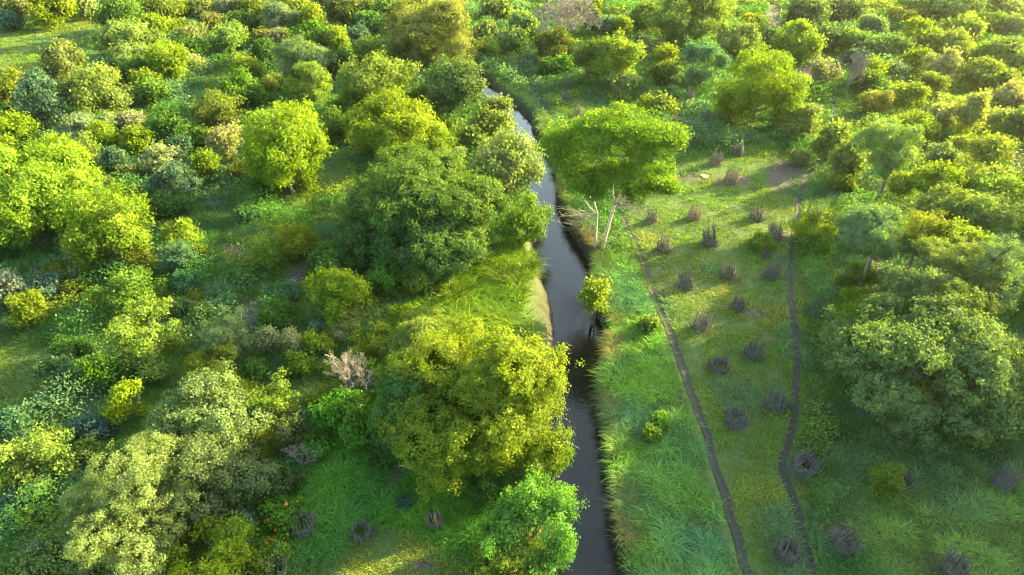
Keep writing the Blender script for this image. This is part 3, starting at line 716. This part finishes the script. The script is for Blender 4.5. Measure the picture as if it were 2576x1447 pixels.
(2085,92,84,62,'M','hazy green tree right of the bright lime domed tree',(.055,.115,.045)),
(2140,102,64,60,'M','hazy leafy tree between lime domed tree and pale sage tree',(.08,.14,.03)),
(2188,118,86,62,'D','hazy dark tree under the pale sage tree',(.05,.105,.04)),
(2252,122,74,60,'D','hazy dark tree left of the golden fan shaped tree',(.055,.11,.04)),
(2165,150,74,42,'B','low hazy blue green bush under the hazy dark trees'),
(2258,46,62,50,'O','hazy olive tree between pale sage tree and top edge gold tree'),
(2480,60,82,60,'M','hazy green tree between the sunlit yellow tree and the right edge'),
(2488,188,114,62,'M','hazy mid green bush below the broad hazy right edge tree',(.09,.14,.035)),
(2562,312,56,74,'D','hazy dark green bush on the right frame edge',(.06,.12,.04)),
(2520,300,60,52,'W','pale branching shrub left of the hazy dark right edge bush',(.17,.19,.07)),
(2370,390,92,62,'B','grey green bush between the pale dome and the wide right edge tree',(.09,.15,.07)),
(2410,342,46,32,'Y','tiny gold bush above the grey green bush at right'),
(1960,160,60,50,'M','green bush under the bright lime domed tree'),
(1945,95,60,50,'B','hazy blue green bush left of the dirt track at top right',(.06,.12,.06)),
# --- left middle
(187,610,64,66,'W','white flecked slim bush below the two bright left edge trees'),
(228,662,108,64,'W','white flecked low bush right of the slim white flecked bush',(.19,.18,.09)),
(348,650,72,76,'O','dark mustard bush at the foot of the round bright lime tree',(.11,.105,.012)),
(458,592,98,74,'Y','lone yellow tree with layered branches left of centre',(.155,.185,.02)),
(448,650,90,84,'F','blue green tree standing right under the lone layered yellow tree',(.055,.125,.065)),
(462,708,72,62,'F','lower blue green bush beneath the blue green tree',(.050,.12,.062)),
(503,640,38,52,'O','small dark mustard shrub right of the blue green tree',(.085,.10,.012)),
(313,735,168,112,'M','wide light green shade tree in the left middle',(.075,.145,.022)),
(18,718,95,92,'W','silvery white bush cut by the left frame edge at mid height',(.15,.18,.12)),
(133,688,92,50,'Y','low gold bush left of the white flecked bushes',(.13,.14,.02)),
(108,722,104,52,'B','grey blue low bush under the low gold bush'),
(68,778,98,94,'O','dark gold bush with flame yellow top near the left frame edge',(.125,.125,.012)),
(365,838,192,150,'Y','yellow crowned tree above the lower left quarter',(.165,.180,.030)),
(250,925,100,110,'M','green tree lobe on the lower left of the yellow crowned tree',(.060,.140,.016)),
(365,928,115,92,'M','green undergrowth tree below the yellow crowned tree',(.07,.13,.03)),
(573,845,138,122,'F','round pale sage gold tree right of the yellow crowned tree',(.155,.175,.065)),
(540,930,155,92,'O','golden brown bushes tree under the round pale sage gold tree',(.14,.125,.014)),
(513,790,58,52,'M','small light green bush above the round pale sage gold tree',(.09,.15,.02)),
(455,772,72,50,'M','light green bush above the yellow crowned tree',(.075,.135,.04)),
(180,878,92,60,'D','dark bush left of the yellow crowned tree'),
(150,932,104,92,'M','dim grey green bush above the blue bush of the left edge',(.055,.105,.04)),
(187,722,62,42,'O','dark mustard low bush left of the wide light green shade tree',(.075,.095,.012)),
(430,512,94,58,'M','dim thin tree with dark stems in the shaded grass left of centre',(.05,.11,.022)),
(490,748,34,36,'O','tiny mustard shrub above the small light green bush',(.09,.10,.012)),
(662,642,66,92,'M','slender yellow green sapling with dark stem left of centre',(.095,.14,.02)),
(757,600,118,106,'O','golden olive tree with pale forked trunk left of the great dark tree',(.125,.145,.012)),
(822,652,100,92,'V','ragged bright green treetop with dead twigs beside it',(.055,.155,.025)),
(857,745,158,130,'L','golden lime tree with star shaped leaf rosettes, left of centre',(.125,.165,.010)),
(722,735,68,60,'B','dull blue green shrub left of the golden lime rosette tree',(.05,.115,.05)),
(798,818,62,46,'F','small smoky blue bush under the golden lime rosette tree',(.065,.12,.08)),
(700,797,105,64,'D','dark green bush under the dull blue green shrub',(.038,.105,.018)),
(676,858,50,70,'W','left one of two white leafed spires right of the pale sage gold tree'),
(735,862,52,78,'W','right one of two white leafed spires right of the pale sage gold tree'),
(865,838,74,60,'K','straw coloured bush below the golden lime rosette tree',(.17,.15,.06)),
(790,865,64,70,'Y','bright yellow bush between the white spires and the straw bush'),
(752,915,74,60,'Y','yellow green bush under the white leafed spires',(.13,.16,.012)),
(640,930,70,60,'D','dark green bush between golden brown bushes and yellow green bush'),
(830,930,60,50,'O','low golden brown bush beside the small bare tree',(.14,.13,.02)),
(935,862,118,84,'Y','sunlit yellow green bush between the straw bush and the reeds',(.13,.175,.012)),
(968,940,100,96,'Y','bright golden bush against the dark left side of the giant tree',(.135,.175,.012)),
(905,905,80,66,'M','yellow green bush right behind the small leafless grey tree',(.11,.17,.014)),
(820,870,56,50,'Y','little golden bush beside the yellow green bush under the straw bush',(.13,.165,.012)),
(610,985,84,60,'Y','low yellow bush above the cream flecked tree',(.13,.16,.015)),
(1010,790,70,44,'Y','low sunlit bush at the left end of the bright reed slope',(.12,.18,.012)),
(560,745,80,50,'B','low dull green bush beside the brown bare patch left of centre',(.05,.12,.045)),
(620,540,70,46,'B','low grey green bush in the shaded grass left of the golden olive tree',(.05,.12,.045)),
(600,700,60,40,'M','small green bush by the brown bare patch left of centre',(.06,.13,.03)),
# --- giant yellow tree
(1205,985,430,395,'T','giant yellow green tree leaning over the river at bottom centre',(.112,.172,.012)),
(1065,1035,245,250,'T','dark coloured crown standing in for the shaded left side of the giant yellow tree',(.042,.100,.026)),  # shaded half of the giant tree, shade put into darker leaf colour
(1085,868,240,140,'F','fine leafed yellow grey tree behind the upper left of the giant tree',(.13,.165,.035)),
(1330,1322,245,225,'T','rounded fresh green tree on the river bank near the bottom edge',(.070,.165,.030)),
(1292,1428,225,104,'Y','yellow treetop cut by the bottom frame edge beside the river',(.165,.175,.016)),
(1225,1225,110,100,'D','dark green bush between giant yellow tree and rounded fresh green tree',(.03,.085,.02)),
(1395,1150,90,90,'T','green bough tree at the river side foot of the giant yellow tree',(.08,.15,.015)),
(1495,742,84,92,'C','small golden broad leafed tree on the east brink of the river',(.150,.190,.018)),
(1635,815,36,34,'C','tiny broad leafed sapling in the tall grass right of the river',(.08,.15,.03)),
(1918,612,62,40,'M','small bright green bush in the meadow left of the right footpath',(.075,.14,.012)),
(1641,1092,30,34,'V','bright emerald herb clump in the tall grass of the east bank',(.06,.16,.015)),
(1662,1060,34,32,'V','bright green leafy herb above the emerald clump on the east bank',(.06,.18,.02)),
# --- bottom left
(28,1065,84,94,'B','dark blue green bush on the left frame edge in the lower half',(.045,.10,.065)),
(237,1075,104,78,'B','blue green bush right above the pale yellow lower left tree',(.050,.105,.085)),
(312,1015,105,112,'Y','yellow feathered tree above the blue green bush, lower left',(.155,.175,.010)),
(95,1155,205,160,'Y','pale yellow tree with long shoots at the lower left frame edge',(.175,.185,.035)),
(35,1265,94,74,'B','dusky blue green bush under the pale yellow long shoot tree',(.045,.085,.06)),
(95,1302,92,62,'O','mustard bush left of the big pale sage tree',(.13,.13,.02)),
(102,1390,120,104,'F','silvery green round bush in the bottom left corner area',(.10,.14,.085)),
(305,1305,325,290,'P','big pale yellow sage tree with exposed branches at bottom left'),
(510,1060,300,190,'S','large grey green tree with cream flecks in the lower left quarter',(.125,.150,.055)),
(560,1195,260,230,'S','dusky grey green tree below the cream flecked tree, lower left',(.075,.115,.045)),
(690,1015,120,120,'Y','gold tipped tree on the right shoulder of the cream flecked tree',(.15,.165,.025)),
(630,1110,110,90,'Y','golden spray of leaves in front of the dusky grey green tree',(.14,.155,.015)),
(522,1412,255,120,'Y','golden fine leafed tree cut by the bottom frame edge at left',(.165,.160,.010)),
(312,1140,84,72,'M','fresh green bush above the big pale yellow sage tree',(.06,.14,.025)),
(225,1138,84,62,'M','yellow green bush above left of the big pale yellow sage tree',(.09,.12,.02)),
(592,1315,112,52,'B','smoky blue green low bush near the bottom left of centre',(.06,.105,.075)),
(735,1090,84,92,'M','grey green thin tree with leaning grey trunk, lower left of centre',(.065,.105,.035)),
(703,1210,120,94,'M','dim olive green bush with grey dead boughs above the leafy creepers',(.055,.095,.025)),
(880,1045,185,105,'V','emerald creeper bush left of the giant yellow tree foot',(.045,.145,.014)),
(790,1120,100,74,'V','broad leafed green creeper mound beside the dead grey sapling',(.05,.14,.016)),
(960,1120,120,76,'V','dark green creeper mound under the dark side of the giant tree',(.035,.11,.014)),
(645,1240,90,70,'M','green bush at the lower right of the dusky grey green tree',(.055,.12,.022)),
(905,1005,60,50,'Y','lit yellow green bush above the emerald creeper bush',(.10,.17,.012)),
(800,1000,70,60,'O','golden green thicket below the small bare tree',(.10,.13,.015)),
(712,1300,118,84,'V','bright creeper bush with red flowers left of the largest stick guard',(.045,.19,.014)),
(680,1400,96,84,'V','yellow green creeper bush with red flowers at the bottom edge',(.065,.20,.014)),
(773,1042,44,40,'F','small grey blue seedling bush right of the cream flecked tree',(.06,.12,.07)),
(1020,1265,44,34,'B','little dark blue green herb in the reeds at bottom centre',(.035,.08,.045)),
# --- right side
(2042,572,106,72,'Y','bright lime yellow tree standing beside the right footpath',(.13,.17,.014)),
(2050,615,84,60,'M','shaded green lower crown bush under the lime yellow footpath tree',(.06,.12,.014)),
(2205,572,200,116,'F','blue sage domed tree on the right edge of the open meadow',(.075,.145,.075)),
(2318,585,110,130,'O','olive gold tree right behind the blue sage domed tree',(.13,.15,.02)),
(2402,600,150,95,'Y','sunlit gold green tree right of the olive gold tree',(.17,.18,.025)),
(2482,532,175,112,'Y','pale sunlit tree on the right frame edge above the gold green tree',(.165,.175,.05)),
(2382,515,150,92,'M','loose green tree above the sunlit gold green tree',(.105,.15,.04)),
(2505,475,135,70,'Y','golden treetop at the right frame edge above the pale sunlit tree',(.16,.165,.03)),
(2418,660,205,120,'F','pale feathery gold tree at right above the big grey green tree',(.16,.175,.045)),
(2332,715,145,90,'F','grey green feathery tree left of the pale feathery gold tree',(.085,.14,.05)),
(2520,690,180,215,'F','tall sage green tree cut by the right frame edge at mid height',(.10,.165,.075)),
(2430,770,180,130,'O','brownish olive tree behind the top of the big grey green tree',(.11,.11,.035)),
(2150,700,115,92,'M','low green shrub left of the dark hollow, right of the footpath',(.055,.115,.018)),
(2190,785,172,105,'Y','yellow topped tree at the upper left of the big grey green tree',(.13,.155,.012)),
(2325,905,430,330,'S','big grey green loose leafed tree in the lower right quarter',(.080,.135,.050)),
(2150,905,140,150,'M','yellow green side tree at the left of the big grey green tree',(.075,.13,.022)),
(2490,1000,240,180,'S','lower right companion of the big grey green tree at frame edge',(.075,.125,.04)),
(2232,1210,74,92,'M','slim yellow green sapling beside the tilted stick guard',(.085,.145,.014)),
(2455,1095,70,66,'C','small gold lit sapling under the lower right companion tree',(.13,.14,.03)),
(2000,500,1,1,'M','') ,
(2120,460,60,40,'M','green low bush beside the right footpath above the blue sage dome',(.07,.13,.02)),
]
for T in TREES:
    if not T[5]: continue
    cx, cy, w_, h_, sp, lab = T[:6]; c_ = T[6] if len(T) > 6 else None
    kw = {}
    if sp == 'P' or 'white branches' in lab or 'pale' in lab and 'trunk' in lab: kw['trunkmat'] = M_PALEBARK
    if cx > 2250 and cy > 560 and w_ > 100: kw['clear'] = .22
    if cx > 2170 and 330 < cy < 780 and w_ > 60: kw['zmin'] = 5.4 if w_ > 100 else 4.2
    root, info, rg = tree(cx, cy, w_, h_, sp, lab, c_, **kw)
    if 'red flowers' in lab:
        x, y, z, R, c, g = info; dist = math.sqrt(x*x+y*y+(CAMH-z)**2)
        k = 9; d = rg.randn(k, 3); d[:, 2] = np.abs(d[:, 2]); d /= np.linalg.norm(d, axis=1)[:, None]; rng = rg
        Pf = np.repeat(d*np.array([R, R, c])*1.03+np.array([0, 0, z-g]), 5, 0)+rg.randn(k*5, 3)*.03
        mf = bpy.data.materials.get('red_petal')
        if not mf:
            mf, n_, out_ = newmat('red_petal'); bb_ = n_.nodes.new('ShaderNodeBsdfPrincipled'); bb_.inputs[0].default_value = (.65, .05, .015, 1); n_.links.new(bb_.outputs[0], out_.inputs[0])
        for q in range(k): leaves(Pf[q*5:q*5+5], d.repeat(5, 0)[q*5:q*5+5], np.full(5, .10), .8, np.ones(5), 'flower', mf, root, 'tint')

# the umbrella shaped tree on the east bank: flat layered crown on two pale trunks with dead lower boughs
bx, by, _z = at(1506, 634, 0)
ux, uy, _z = at(1546, 385, 9.2)
uR = 182*.97*(uy*CP+(CAMH-9.2)*SP)/F
root = empty('umbrella_tree', (bx, by, hgt(bx, by)), 'tall umbrella shaped tree with pale forked trunks on the east river bank', 'tree')
rgU = np.random.RandomState(77); rng = rgU
g0 = root.location.z
def upx(px_, py_, z_):
    p = at(px_, py_, z_); return np.array([p[0]-bx, p[1]-by, z_-g0])
parts_ = [(1420,345,9.0,150,1.15),(1500,318,10.0,180,1.2),(1590,312,10.3,190,1.2),(1660,345,9.4,150,1.1),(1440,395,7.8,150,1.0),(1530,372,9.2,170,1.2),(1630,395,8.4,160,1.1),(1590,435,7.0,150,1.0),(1500,440,7.0,130,.9),(1650,450,6.6,80,.9),(1410,350,8.8,80,.7),(1697,352,9.2,60,.7),(1455,450,6.8,110,.7),(1495,480,6.0,90,.6),(1665,462,6.2,90,.6),(1605,488,5.8,100,.6)]
VV, NN, TT, tips = [], [], [], []
for (a1, b1, zz, wp, cc_) in parts_:
    p = upx(a1, b1, zz); dep_ = 1.0*(by+p[1])*CP+(CAMH-zz)*SP; Rr_ = wp*.5*dep_/F
    Pq, Nq, tq, asp_, dr_, lob_ = crown_points('U', Rr_*.80, cc_*.72, 3.1*dep_/675, rgU, .55, False)
    VV.append(Pq+p); NN.append(Nq); TT.append(tq); tips.append(p+np.array([0, 0, -.2])); tips += [l_+p for l_ in lob_[:3]]
VV = np.vstack(VV); NN = np.vstack(NN); TT = np.hstack(TT); SZ = 3.1*35/675*(.65+.7*rgU.rand(len(VV)))
cr = leaves(VV, NN, SZ, .48, TT, 'crown', M_LEAF, root, 'tint'); cr.color = (.086, .160, .016, 1)
fA, fB = upx(1548, 512, 3.6), upx(1502, 540, 2.9)
for t0, tipsel, r_ in ((upx(1512, 634, -.15), 0, .125), (upx(1497, 630, -.15), 1, .10)):
    ff = fA if tipsel == 0 else fB; ps = [limb(t0, ff, r_*1.15, r_*.9, rgU, 8, .03)]
    use = [t for t in tips if (t[0] > fA[0]-1.0) == (tipsel == 0)] or tips
    f2 = ff+(np.mean(use, 0)-ff)*.35; ps.append(limb(ff, f2, r_*.85, r_*.6, rgU, 7, .06))
    for t in use: ps.append(limb(ff if rgU.rand() < .08 else f2, t, r_*.42, .022, rgU, 9, .10, .05))
    tubes(ps, M_PALEBARK, 'trunk', root, 6)
ps = []
for s_ in range(26):
    st = (fA if s_ % 3 else fB)+rgU.randn(3)*.15; sgn = 1 if s_ % 3 else -1
    d = np.array([sgn*(.9+.6*rgU.rand()), rgU.randn()*.5, -.25+.5*rgU.rand()]); e_ = st+d*(1.1+rgU.rand()*1.2)
    P1, R1 = limb(st, e_, .026, .012, rgU, 7, .15); ps.append((P1, R1))
    for q in range(6):
        s2 = P1[2+q % 5]; ps.append(limb(s2, s2+rgU.randn(3)*[.6, .5, .35]+d*.3,   .011, .008, rgU, 5, .2))
tubes(ps, M_DEAD, 'dead_bough', root, 3)

# bare trees
bare_tree(1405, 45, 150, 125, 'large leafless grey pink tree near the top edge right of the river', M_DEAD, 3, levels=6, spread=.5, thick=1.7)
bare_tree(2135, 185, 52, 84, 'thin leafless pinkish tree beside the pinkish grey tree, upper right', M_DEAD, 5, spread=.28)
bare_tree(872, 950, 76, 120, 'small leafless grey tree between yellow bushes left of the giant tree', M_DEAD, 8, spread=.5)
bare_tree(852, 690, 50, 50, 'tangle of grey dead twigs below the ragged bright green treetop', M_DEAD, 9, spread=.7, levels=4)
bare_tree(752, 1150, 44, 70, 'dead grey sapling leaning beside the grey green thin tree', M_DEAD, 12, spread=.5, levels=4)
# fallen trunk
def fallen(px, py, dx, dy, ln, label, seed):
    rg = np.random.RandomState(seed); x, y, _ = at(px, py, .35); g = hgt(x, y)
    root = empty('fallen_trunk', (x, y, g), label, 'dead wood'); d = np.array([dx, dy, .06]); d /= np.linalg.norm(d)
    tubes([limb(np.array([0, 0, .35]), d*ln+np.array([0, 0, .3]), .10, .05, rg, 9, .06)], M_DEAD, 'trunk', root, 7)
    ps = []
    for q in range(16):
        st = np.array([0, 0, .3])+d*ln*rg.rand()*.5; ps.append(limb(st, st+rg.randn(3)*[.5, .5, .3]-d*.5+np.array([0, 0, .35]), .025, .012, rg, 5, .2))
    tubes(ps, M_DEAD, 'twigs', root, 3)
fallen(352, 1183, .8, -.75, 1.5, 'fallen reddish trunk with twigs lying above the big pale sage tree', 4)
fallen(1048, 1180, -1, .2, .9, 'short dark dead log among the reeds under the giant yellow tree', 6)

# ------------------------------------------------------------------ stick guards round the planted saplings
def make_guard(seed, mat, Rg=.38, H=.85, ragged=.45):
    rg = np.random.RandomState(seed); st, bd = [], []
    for q in range(44):
        th = q/44*2*np.pi+rg.randn()*.10; r_ = Rg*(1+rg.randn()*.09); h_ = H*(1-ragged*.5+ragged*1.6*rg.rand()**1.5)
        b_ = np.array([math.cos(th)*r_*1.05, math.sin(th)*r_*1.05, -.1]); t_ = np.array([math.cos(th)*r_*(.95+rg.randn()*.24), math.sin(th)*r_*(.95+rg.randn()*.24), h_])
        st.append(limb(b_, t_, .020, .013, rg, 5, .03))
    for lv in np.linspace(.12, .78, 6):
        th = np.linspace(0, 2*np.pi*1.06, 36)+rg.rand()*6; rr = Rg*(1+.06*np.sin(np.arange(36)*np.pi*.9)+rg.randn(36)*.012)
        P = np.stack([np.cos(th)*rr, np.sin(th)*rr, np.full(36, lv*H)+np.cumsum(rg.randn(36))*.008], 1); bd.append((P, np.full(36, .017)))
    for q in range(10):
        th = rg.rand()*6.28; dth = rg.randn()*.9
        bd.append(limb(np.array([math.cos(th)*Rg*1.08, math.sin(th)*Rg*1.08, rg.rand()*.3*H]), np.array([math.cos(th+dth)*Rg*1.02, math.sin(th+dth)*Rg*1.02, H*(.5+.5*rg.rand())]), .014, .010, rg, 6, .08))
    root = empty('stick_tree_guard', (0, 0, 0), 'x', 'tree guard', 'stick tree guards standing in the grass')
    tubes(st, mat, 'stakes', root, 4); tubes(bd, mat, 'woven_band', root, 4)
    # fallen brushwood ring at the foot
    br = []
    for q in range(48):
        th = rg.rand()*6.28; p = np.array([math.cos(th), math.sin(th), 0])*Rg*(1.15+.35*rg.rand())+np.array([0, 0, .08+.08*rg.rand()])
        br.append(limb(p, p+np.array([-math.sin(th), math.cos(th), .1])*(.25+.4*rg.rand())+rg.randn(3)*.08, .012, .008, rg, 4, .2))
    tubes(br, mat, 'brushwood', root, 3)
    return root
protos = [make_guard(1, M_STICK), make_guard(2, M_STICK, .36, .92, .7), make_guard(3, M_STICK, .38, .7, .6), make_guard(4, M_STICKR, .37, .8, .7)]
used = [False]*4
def children(o): return [c for c in bpy.data.objects if c.parent == o]
GU = [ # centre px, py, prototype, scale, label, tilt
(765,1320,0,1.12,'large open woven stick guard beside the red flowered creeper bush'),
(907,1330,0,1.0,'woven stick guard in reeds left of the bottom centre clearing'),
(1097,1307,1,.9,'half collapsed stick guard in reeds right of the bottom centre clearing'),
(694,1432,1,1.0,'stick guard cut by the bottom edge under the yellow green creeper'),
(2128,1360,0,1.05,'round woven stick guard right of the dark bare soil at bottom right'),
(1988,1377,2,1.05,'overgrown stick guard between the two footpaths at the bottom edge'),
(2405,1423,1,1.1,'stick guard at the bottom frame edge in the lower right corner'),
(2525,1200,1,1.1,'splayed stick guard nearest the lower right frame edge'),
(2268,1200,1,1.1,'tilted stick guard behind the slim yellow green sapling'),
(2025,1162,2,1.35,'wide low stick guard right of the kink in the right footpath'),
(2178,1026,2,1.0,'dark stick guard beside the sunlit patch under the big grey green tree'),
(1955,1004,2,1.15,'stick guard just left of the right footpath in the lower part'),
(1858,1046,2,1.1,'grassy stick guard midway between the footpaths below the meadow centre'),
(1813,910,2,1.15,'low stick guard right of the pale grass strip in mid meadow'),
(1898,876,2,1.15,'round stick guard beside the dark bare streak in the meadow'),
(1768,810,2,1.1,'low wide stick guard with pale stake right of the left footpath'),
(1858,762,1,1.0,'ragged stick guard left of the bare patches near the meadow centre'),
(1728,708,1,1.05,'upright stick guard nearest the left footpath in mid meadow'),
(1835,684,1,1.1,'stick guard with reed grass at its foot in mid meadow'),
(1940,684,1,1.0,'leaning stick guard left of the right footpath in mid meadow'),
(2058,773,2,1.15,'collapsed stick guard right of the right footpath'),
(1673,616,1,1.1,'stick guard right of the left footpath near the umbrella tree'),
(1788,600,1,1.25,'tall narrow stick guard below the sunlit streak in the meadow'),
(1952,582,1,1.2,'tall stick guard left of the lime yellow footpath tree'),
(1928,640,2,.7,'tiny stick ring under the small bright green meadow bush'),
(1748,537,3,1.05,'sunlit pale stick guard on the upper meadow streak'),
(1640,545,3,1.0,'reddish stick guard behind the dead boughs of the umbrella tree'),
(1908,534,2,1.25,'brushwood heap guard at the upper right of the meadow'),
(2046,532,2,1.2,'dim stick heap guard behind the lime yellow footpath tree'),
(1688,453,3,.9,'stick guard half hidden at the right rim of the umbrella tree'),
(1838,440,3,1.25,'reddish broken stick guard right of the white puddle'),
(1800,400,1,1.2,'tall stick guard above the white puddle'),
(1861,376,1,1.15,'stick guard above right of the reddish broken guard'),
(1741,350,1,1.15,'stick guard right of the top of the umbrella tree'),
(1775,292,1,1.15,'stick guard in deep grass below the round blue green lumpy tree'),
(1701,299,3,1.1,'brownish stick guard in grass above the umbrella tree right side'),
(1738,242,1,1.1,'shaded stick guard under the round blue green lumpy tree'),
(1695,210,1,1.0,'dim stick guard below the thin spiky gold topped tree'),
(1616,232,1,1.1,'dark stick guard right of the creamy broad leafed sapling'),
(1565,278,1,1.0,'stick guard top showing behind the umbrella tree crown'),
(1455,282,1,1.15,'stick guard right of the left footpath above the umbrella tree'),
(1426,240,1,1.15,'dark stick guard at the end of the side trail'),
(1431,200,3,1.3,'large brown stick guard left under the golden round tree'),
(1328,147,1,1.15,'stick guard beside the upper footpath under the dark olive bush'),
(1450,316,1,1.0,'stick guard peeking out at the left top of the umbrella tree'),
]
for gi, (px_, py_, pi_, s_, lab) in enumerate(GU):
    x, y, _ = at(px_, py_, .5*s_); g = hgt(x, y)
    if not used[pi_]: r_ = protos[pi_]; used[pi_] = True
    else:
        r_ = protos[pi_].copy(); col.objects.link(r_)
        for ch in children(protos[pi_]):
            c_ = ch.copy(); col.objects.link(c_); c_.parent = r_
    rr_ = random.Random(gi*3+1)
    r_.location = (x, y, g); r_.scale = (s_*rr_.uniform(.92, 1.08), s_*rr_.uniform(.92, 1.08), s_*rr_.uniform(.9, 1.12)); r_.rotation_euler = (rr_.uniform(-.2, .2), rr_.uniform(-.2, .2), rr_.uniform(0, 6.28))
    if 'tilted' in lab or 'splayed' in lab: r_.rotation_euler[1] = .45
    r_['label'] = lab
# ------------------------------------------------------------------ white puddle, rocks in the shallows
x, y, _ = at(1773, 443, 0); th = np.linspace(0, 2*np.pi, 40)[:-1]
pr_ = 1+.15*np.sin(th*3+1)+.08*np.sin(th*5); PV = np.c_[x+np.cos(th)*pr_*.36, y+np.sin(th)*pr_*.42, np.full(39, 0)]; PV = np.vstack([PV, [x, y, 0]])
PV[:, 2] = height_full(PV[:, 0], PV[:, 1])[0].max()+.03
m, n, out = newmat('pale_wet_silt'); b = n.nodes.new('ShaderNodeBsdfPrincipled'); b.inputs[0].default_value = (.17, .19, .17, 1); b.inputs['Roughness'].default_value = .12; n.links.new(b.outputs[0], out.inputs[0])
tag(mesh_np('puddle', PV, np.array([(i, (i+1) % 39, 39) for i in range(39)]), 3, m), kind='structure')
m, n, out = newmat('grey_river_rock'); L = n.links; tc = n.nodes.new('ShaderNodeTexCoord')
rc = ramp(noise(3.0, 8).outputs[0], [(.3, (.10, .10, .10)), (.55, (.22, .22, .215)), (.8, (.34, .33, .31))])
b = n.nodes.new('ShaderNodeBsdfPrincipled'); b.inputs['Roughness'].default_value = .55; L.new(rc.outputs[0], b.inputs[0]); L.new(b.outputs[0], out.inputs[0])
rgR = np.random.RandomState(2); vs, fs, b0 = [], [], 0
for q in range(150):
    px_ = 1216+rgR.rand()*58; py_ = 212+(px_-1216)*.75+rgR.rand()*34
    x, y, _ = at(px_, py_, WL); r_ = .12+.28*rgR.rand(); nu, nv = 8, 5
    P = [(0, 0, 1)]+[(math.sin(math.pi*j/nv)*math.cos(2*math.pi*i/nu), math.sin(math.pi*j/nv)*math.sin(2*math.pi*i/nu), math.cos(math.pi*j/nv)) for j in range(1, nv) for i in range(nu)]+[(0, 0, -1)]
    P = np.array(P)*np.array([1, .8+.4*rgR.rand(), .38])*(1+rgR.randn(len(P), 1)*.10)*r_; a_ = rgR.rand()*3
    P = np.c_[P[:, 0]*math.cos(a_)-P[:, 1]*math.sin(a_), P[:, 0]*math.sin(a_)+P[:, 1]*math.cos(a_), P[:, 2]]+[x, y, WL+.01]
    for i in range(nu):
        fs.append((b0, b0+1+i, b0+1+(i+1) % nu)); e_ = b0+1+(nv-2)*nu
        fs.append((e_+(i+1) % nu, e_+i, b0+1+(nv-1)*nu))
        for j in range(nv-2):
            a0 = b0+1+j*nu; fs += [(a0+i, a0+nu+i, a0+nu+(i+1) % nu), (a0+i, a0+nu+(i+1) % nu, a0+(i+1) % nu)]
    vs.append(P); b0 += len(P)
tag(mesh_np('river_stones', np.vstack(vs), np.array(fs), 3, m, None, None, True), 'grey flat stones in the rocky shallows of the river bend', 'stones', None, 'stuff')

# ------------------------------------------------------------------ unseen woods beyond the frame, there mainly to cast shade into view
rgW = np.random.RandomState(31); cnt = 0
GR = 'trees of the wood beyond the picture edge'
def outer(x, y, R, sp):
    global cnt; cnt += 1
    c = R*rgW.uniform(.8, 1.1); tree(0, 0, 160, 160, sp, 'unseen tall tree added beyond the right picture edge to shade the meadow', None, seed=900+cnt, world=(x, y, c*1.25+.2, R, c), group=GR, leafk=1.9, dens=.8)
for q in range(46):
    Yw = rgW.uniform(14, 120); fr = .80*(Yw+14)+4; Xw = fr+rgW.uniform(0, 1)**.8*24
    outer(Xw, Yw, rgW.uniform(2.0, 4.6), rgW.choice(list('YMSOF')))
for q in range(16):  # tall row added out of view, sized to shade meadow and east bank
    Yw = 19+q*2.5; Rw = rgW.uniform(3.6, 4.6); cw = Rw*1.15
    cnt += 1; tree(0, 0, 160, 160, rgW.choice(list('YMSF')), 'unseen tall tree added beyond the right picture edge to shade the meadow', None, seed=1900+cnt, world=(.80*(Yw+12)+6+rgW.rand()*5, Yw, rgW.uniform(8.0, 9.2), Rw, cw*1.05), group=GR, leafk=1.9, dens=.8)
for q in range(16):
    Yw = rgW.uniform(12, 110); outer(-(.80*(Yw+14)+5+rgW.rand()*10), Yw, rgW.uniform(2, 4), rgW.choice(list('YMSOF')))
for q in range(34):
    Yw = rgW.uniform(165, 205); outer(rgW.uniform(-130, 150), Yw, rgW.uniform(3.5, 6.5), rgW.choice(list('YMSOF')))

# ------------------------------------------------------------------ low sun haze in the air
hv = np.array([(x, y, z) for z in (-6, 34) for y in (-60, 330) for x in (-300, 300)], float)
hf = np.array([(0, 2, 3, 1), (4, 5, 7, 6), (0, 1, 5, 4), (2, 6, 7, 3), (0, 4, 6, 2), (1, 3, 7, 5)])
m, n, out = newmat('haze_air'); pv = n.nodes.new('ShaderNodeVolumePrincipled')
pv.inputs['Color'].default_value = (1.0, .97, .90, 1); pv.inputs['Density'].default_value = HAZE; pv.inputs['Anisotropy'].default_value = .72
n.links.new(pv.outputs[0], out.inputs['Volume'])
tag(mesh_np('haze', hv, hf, 4, m), kind='stuff')
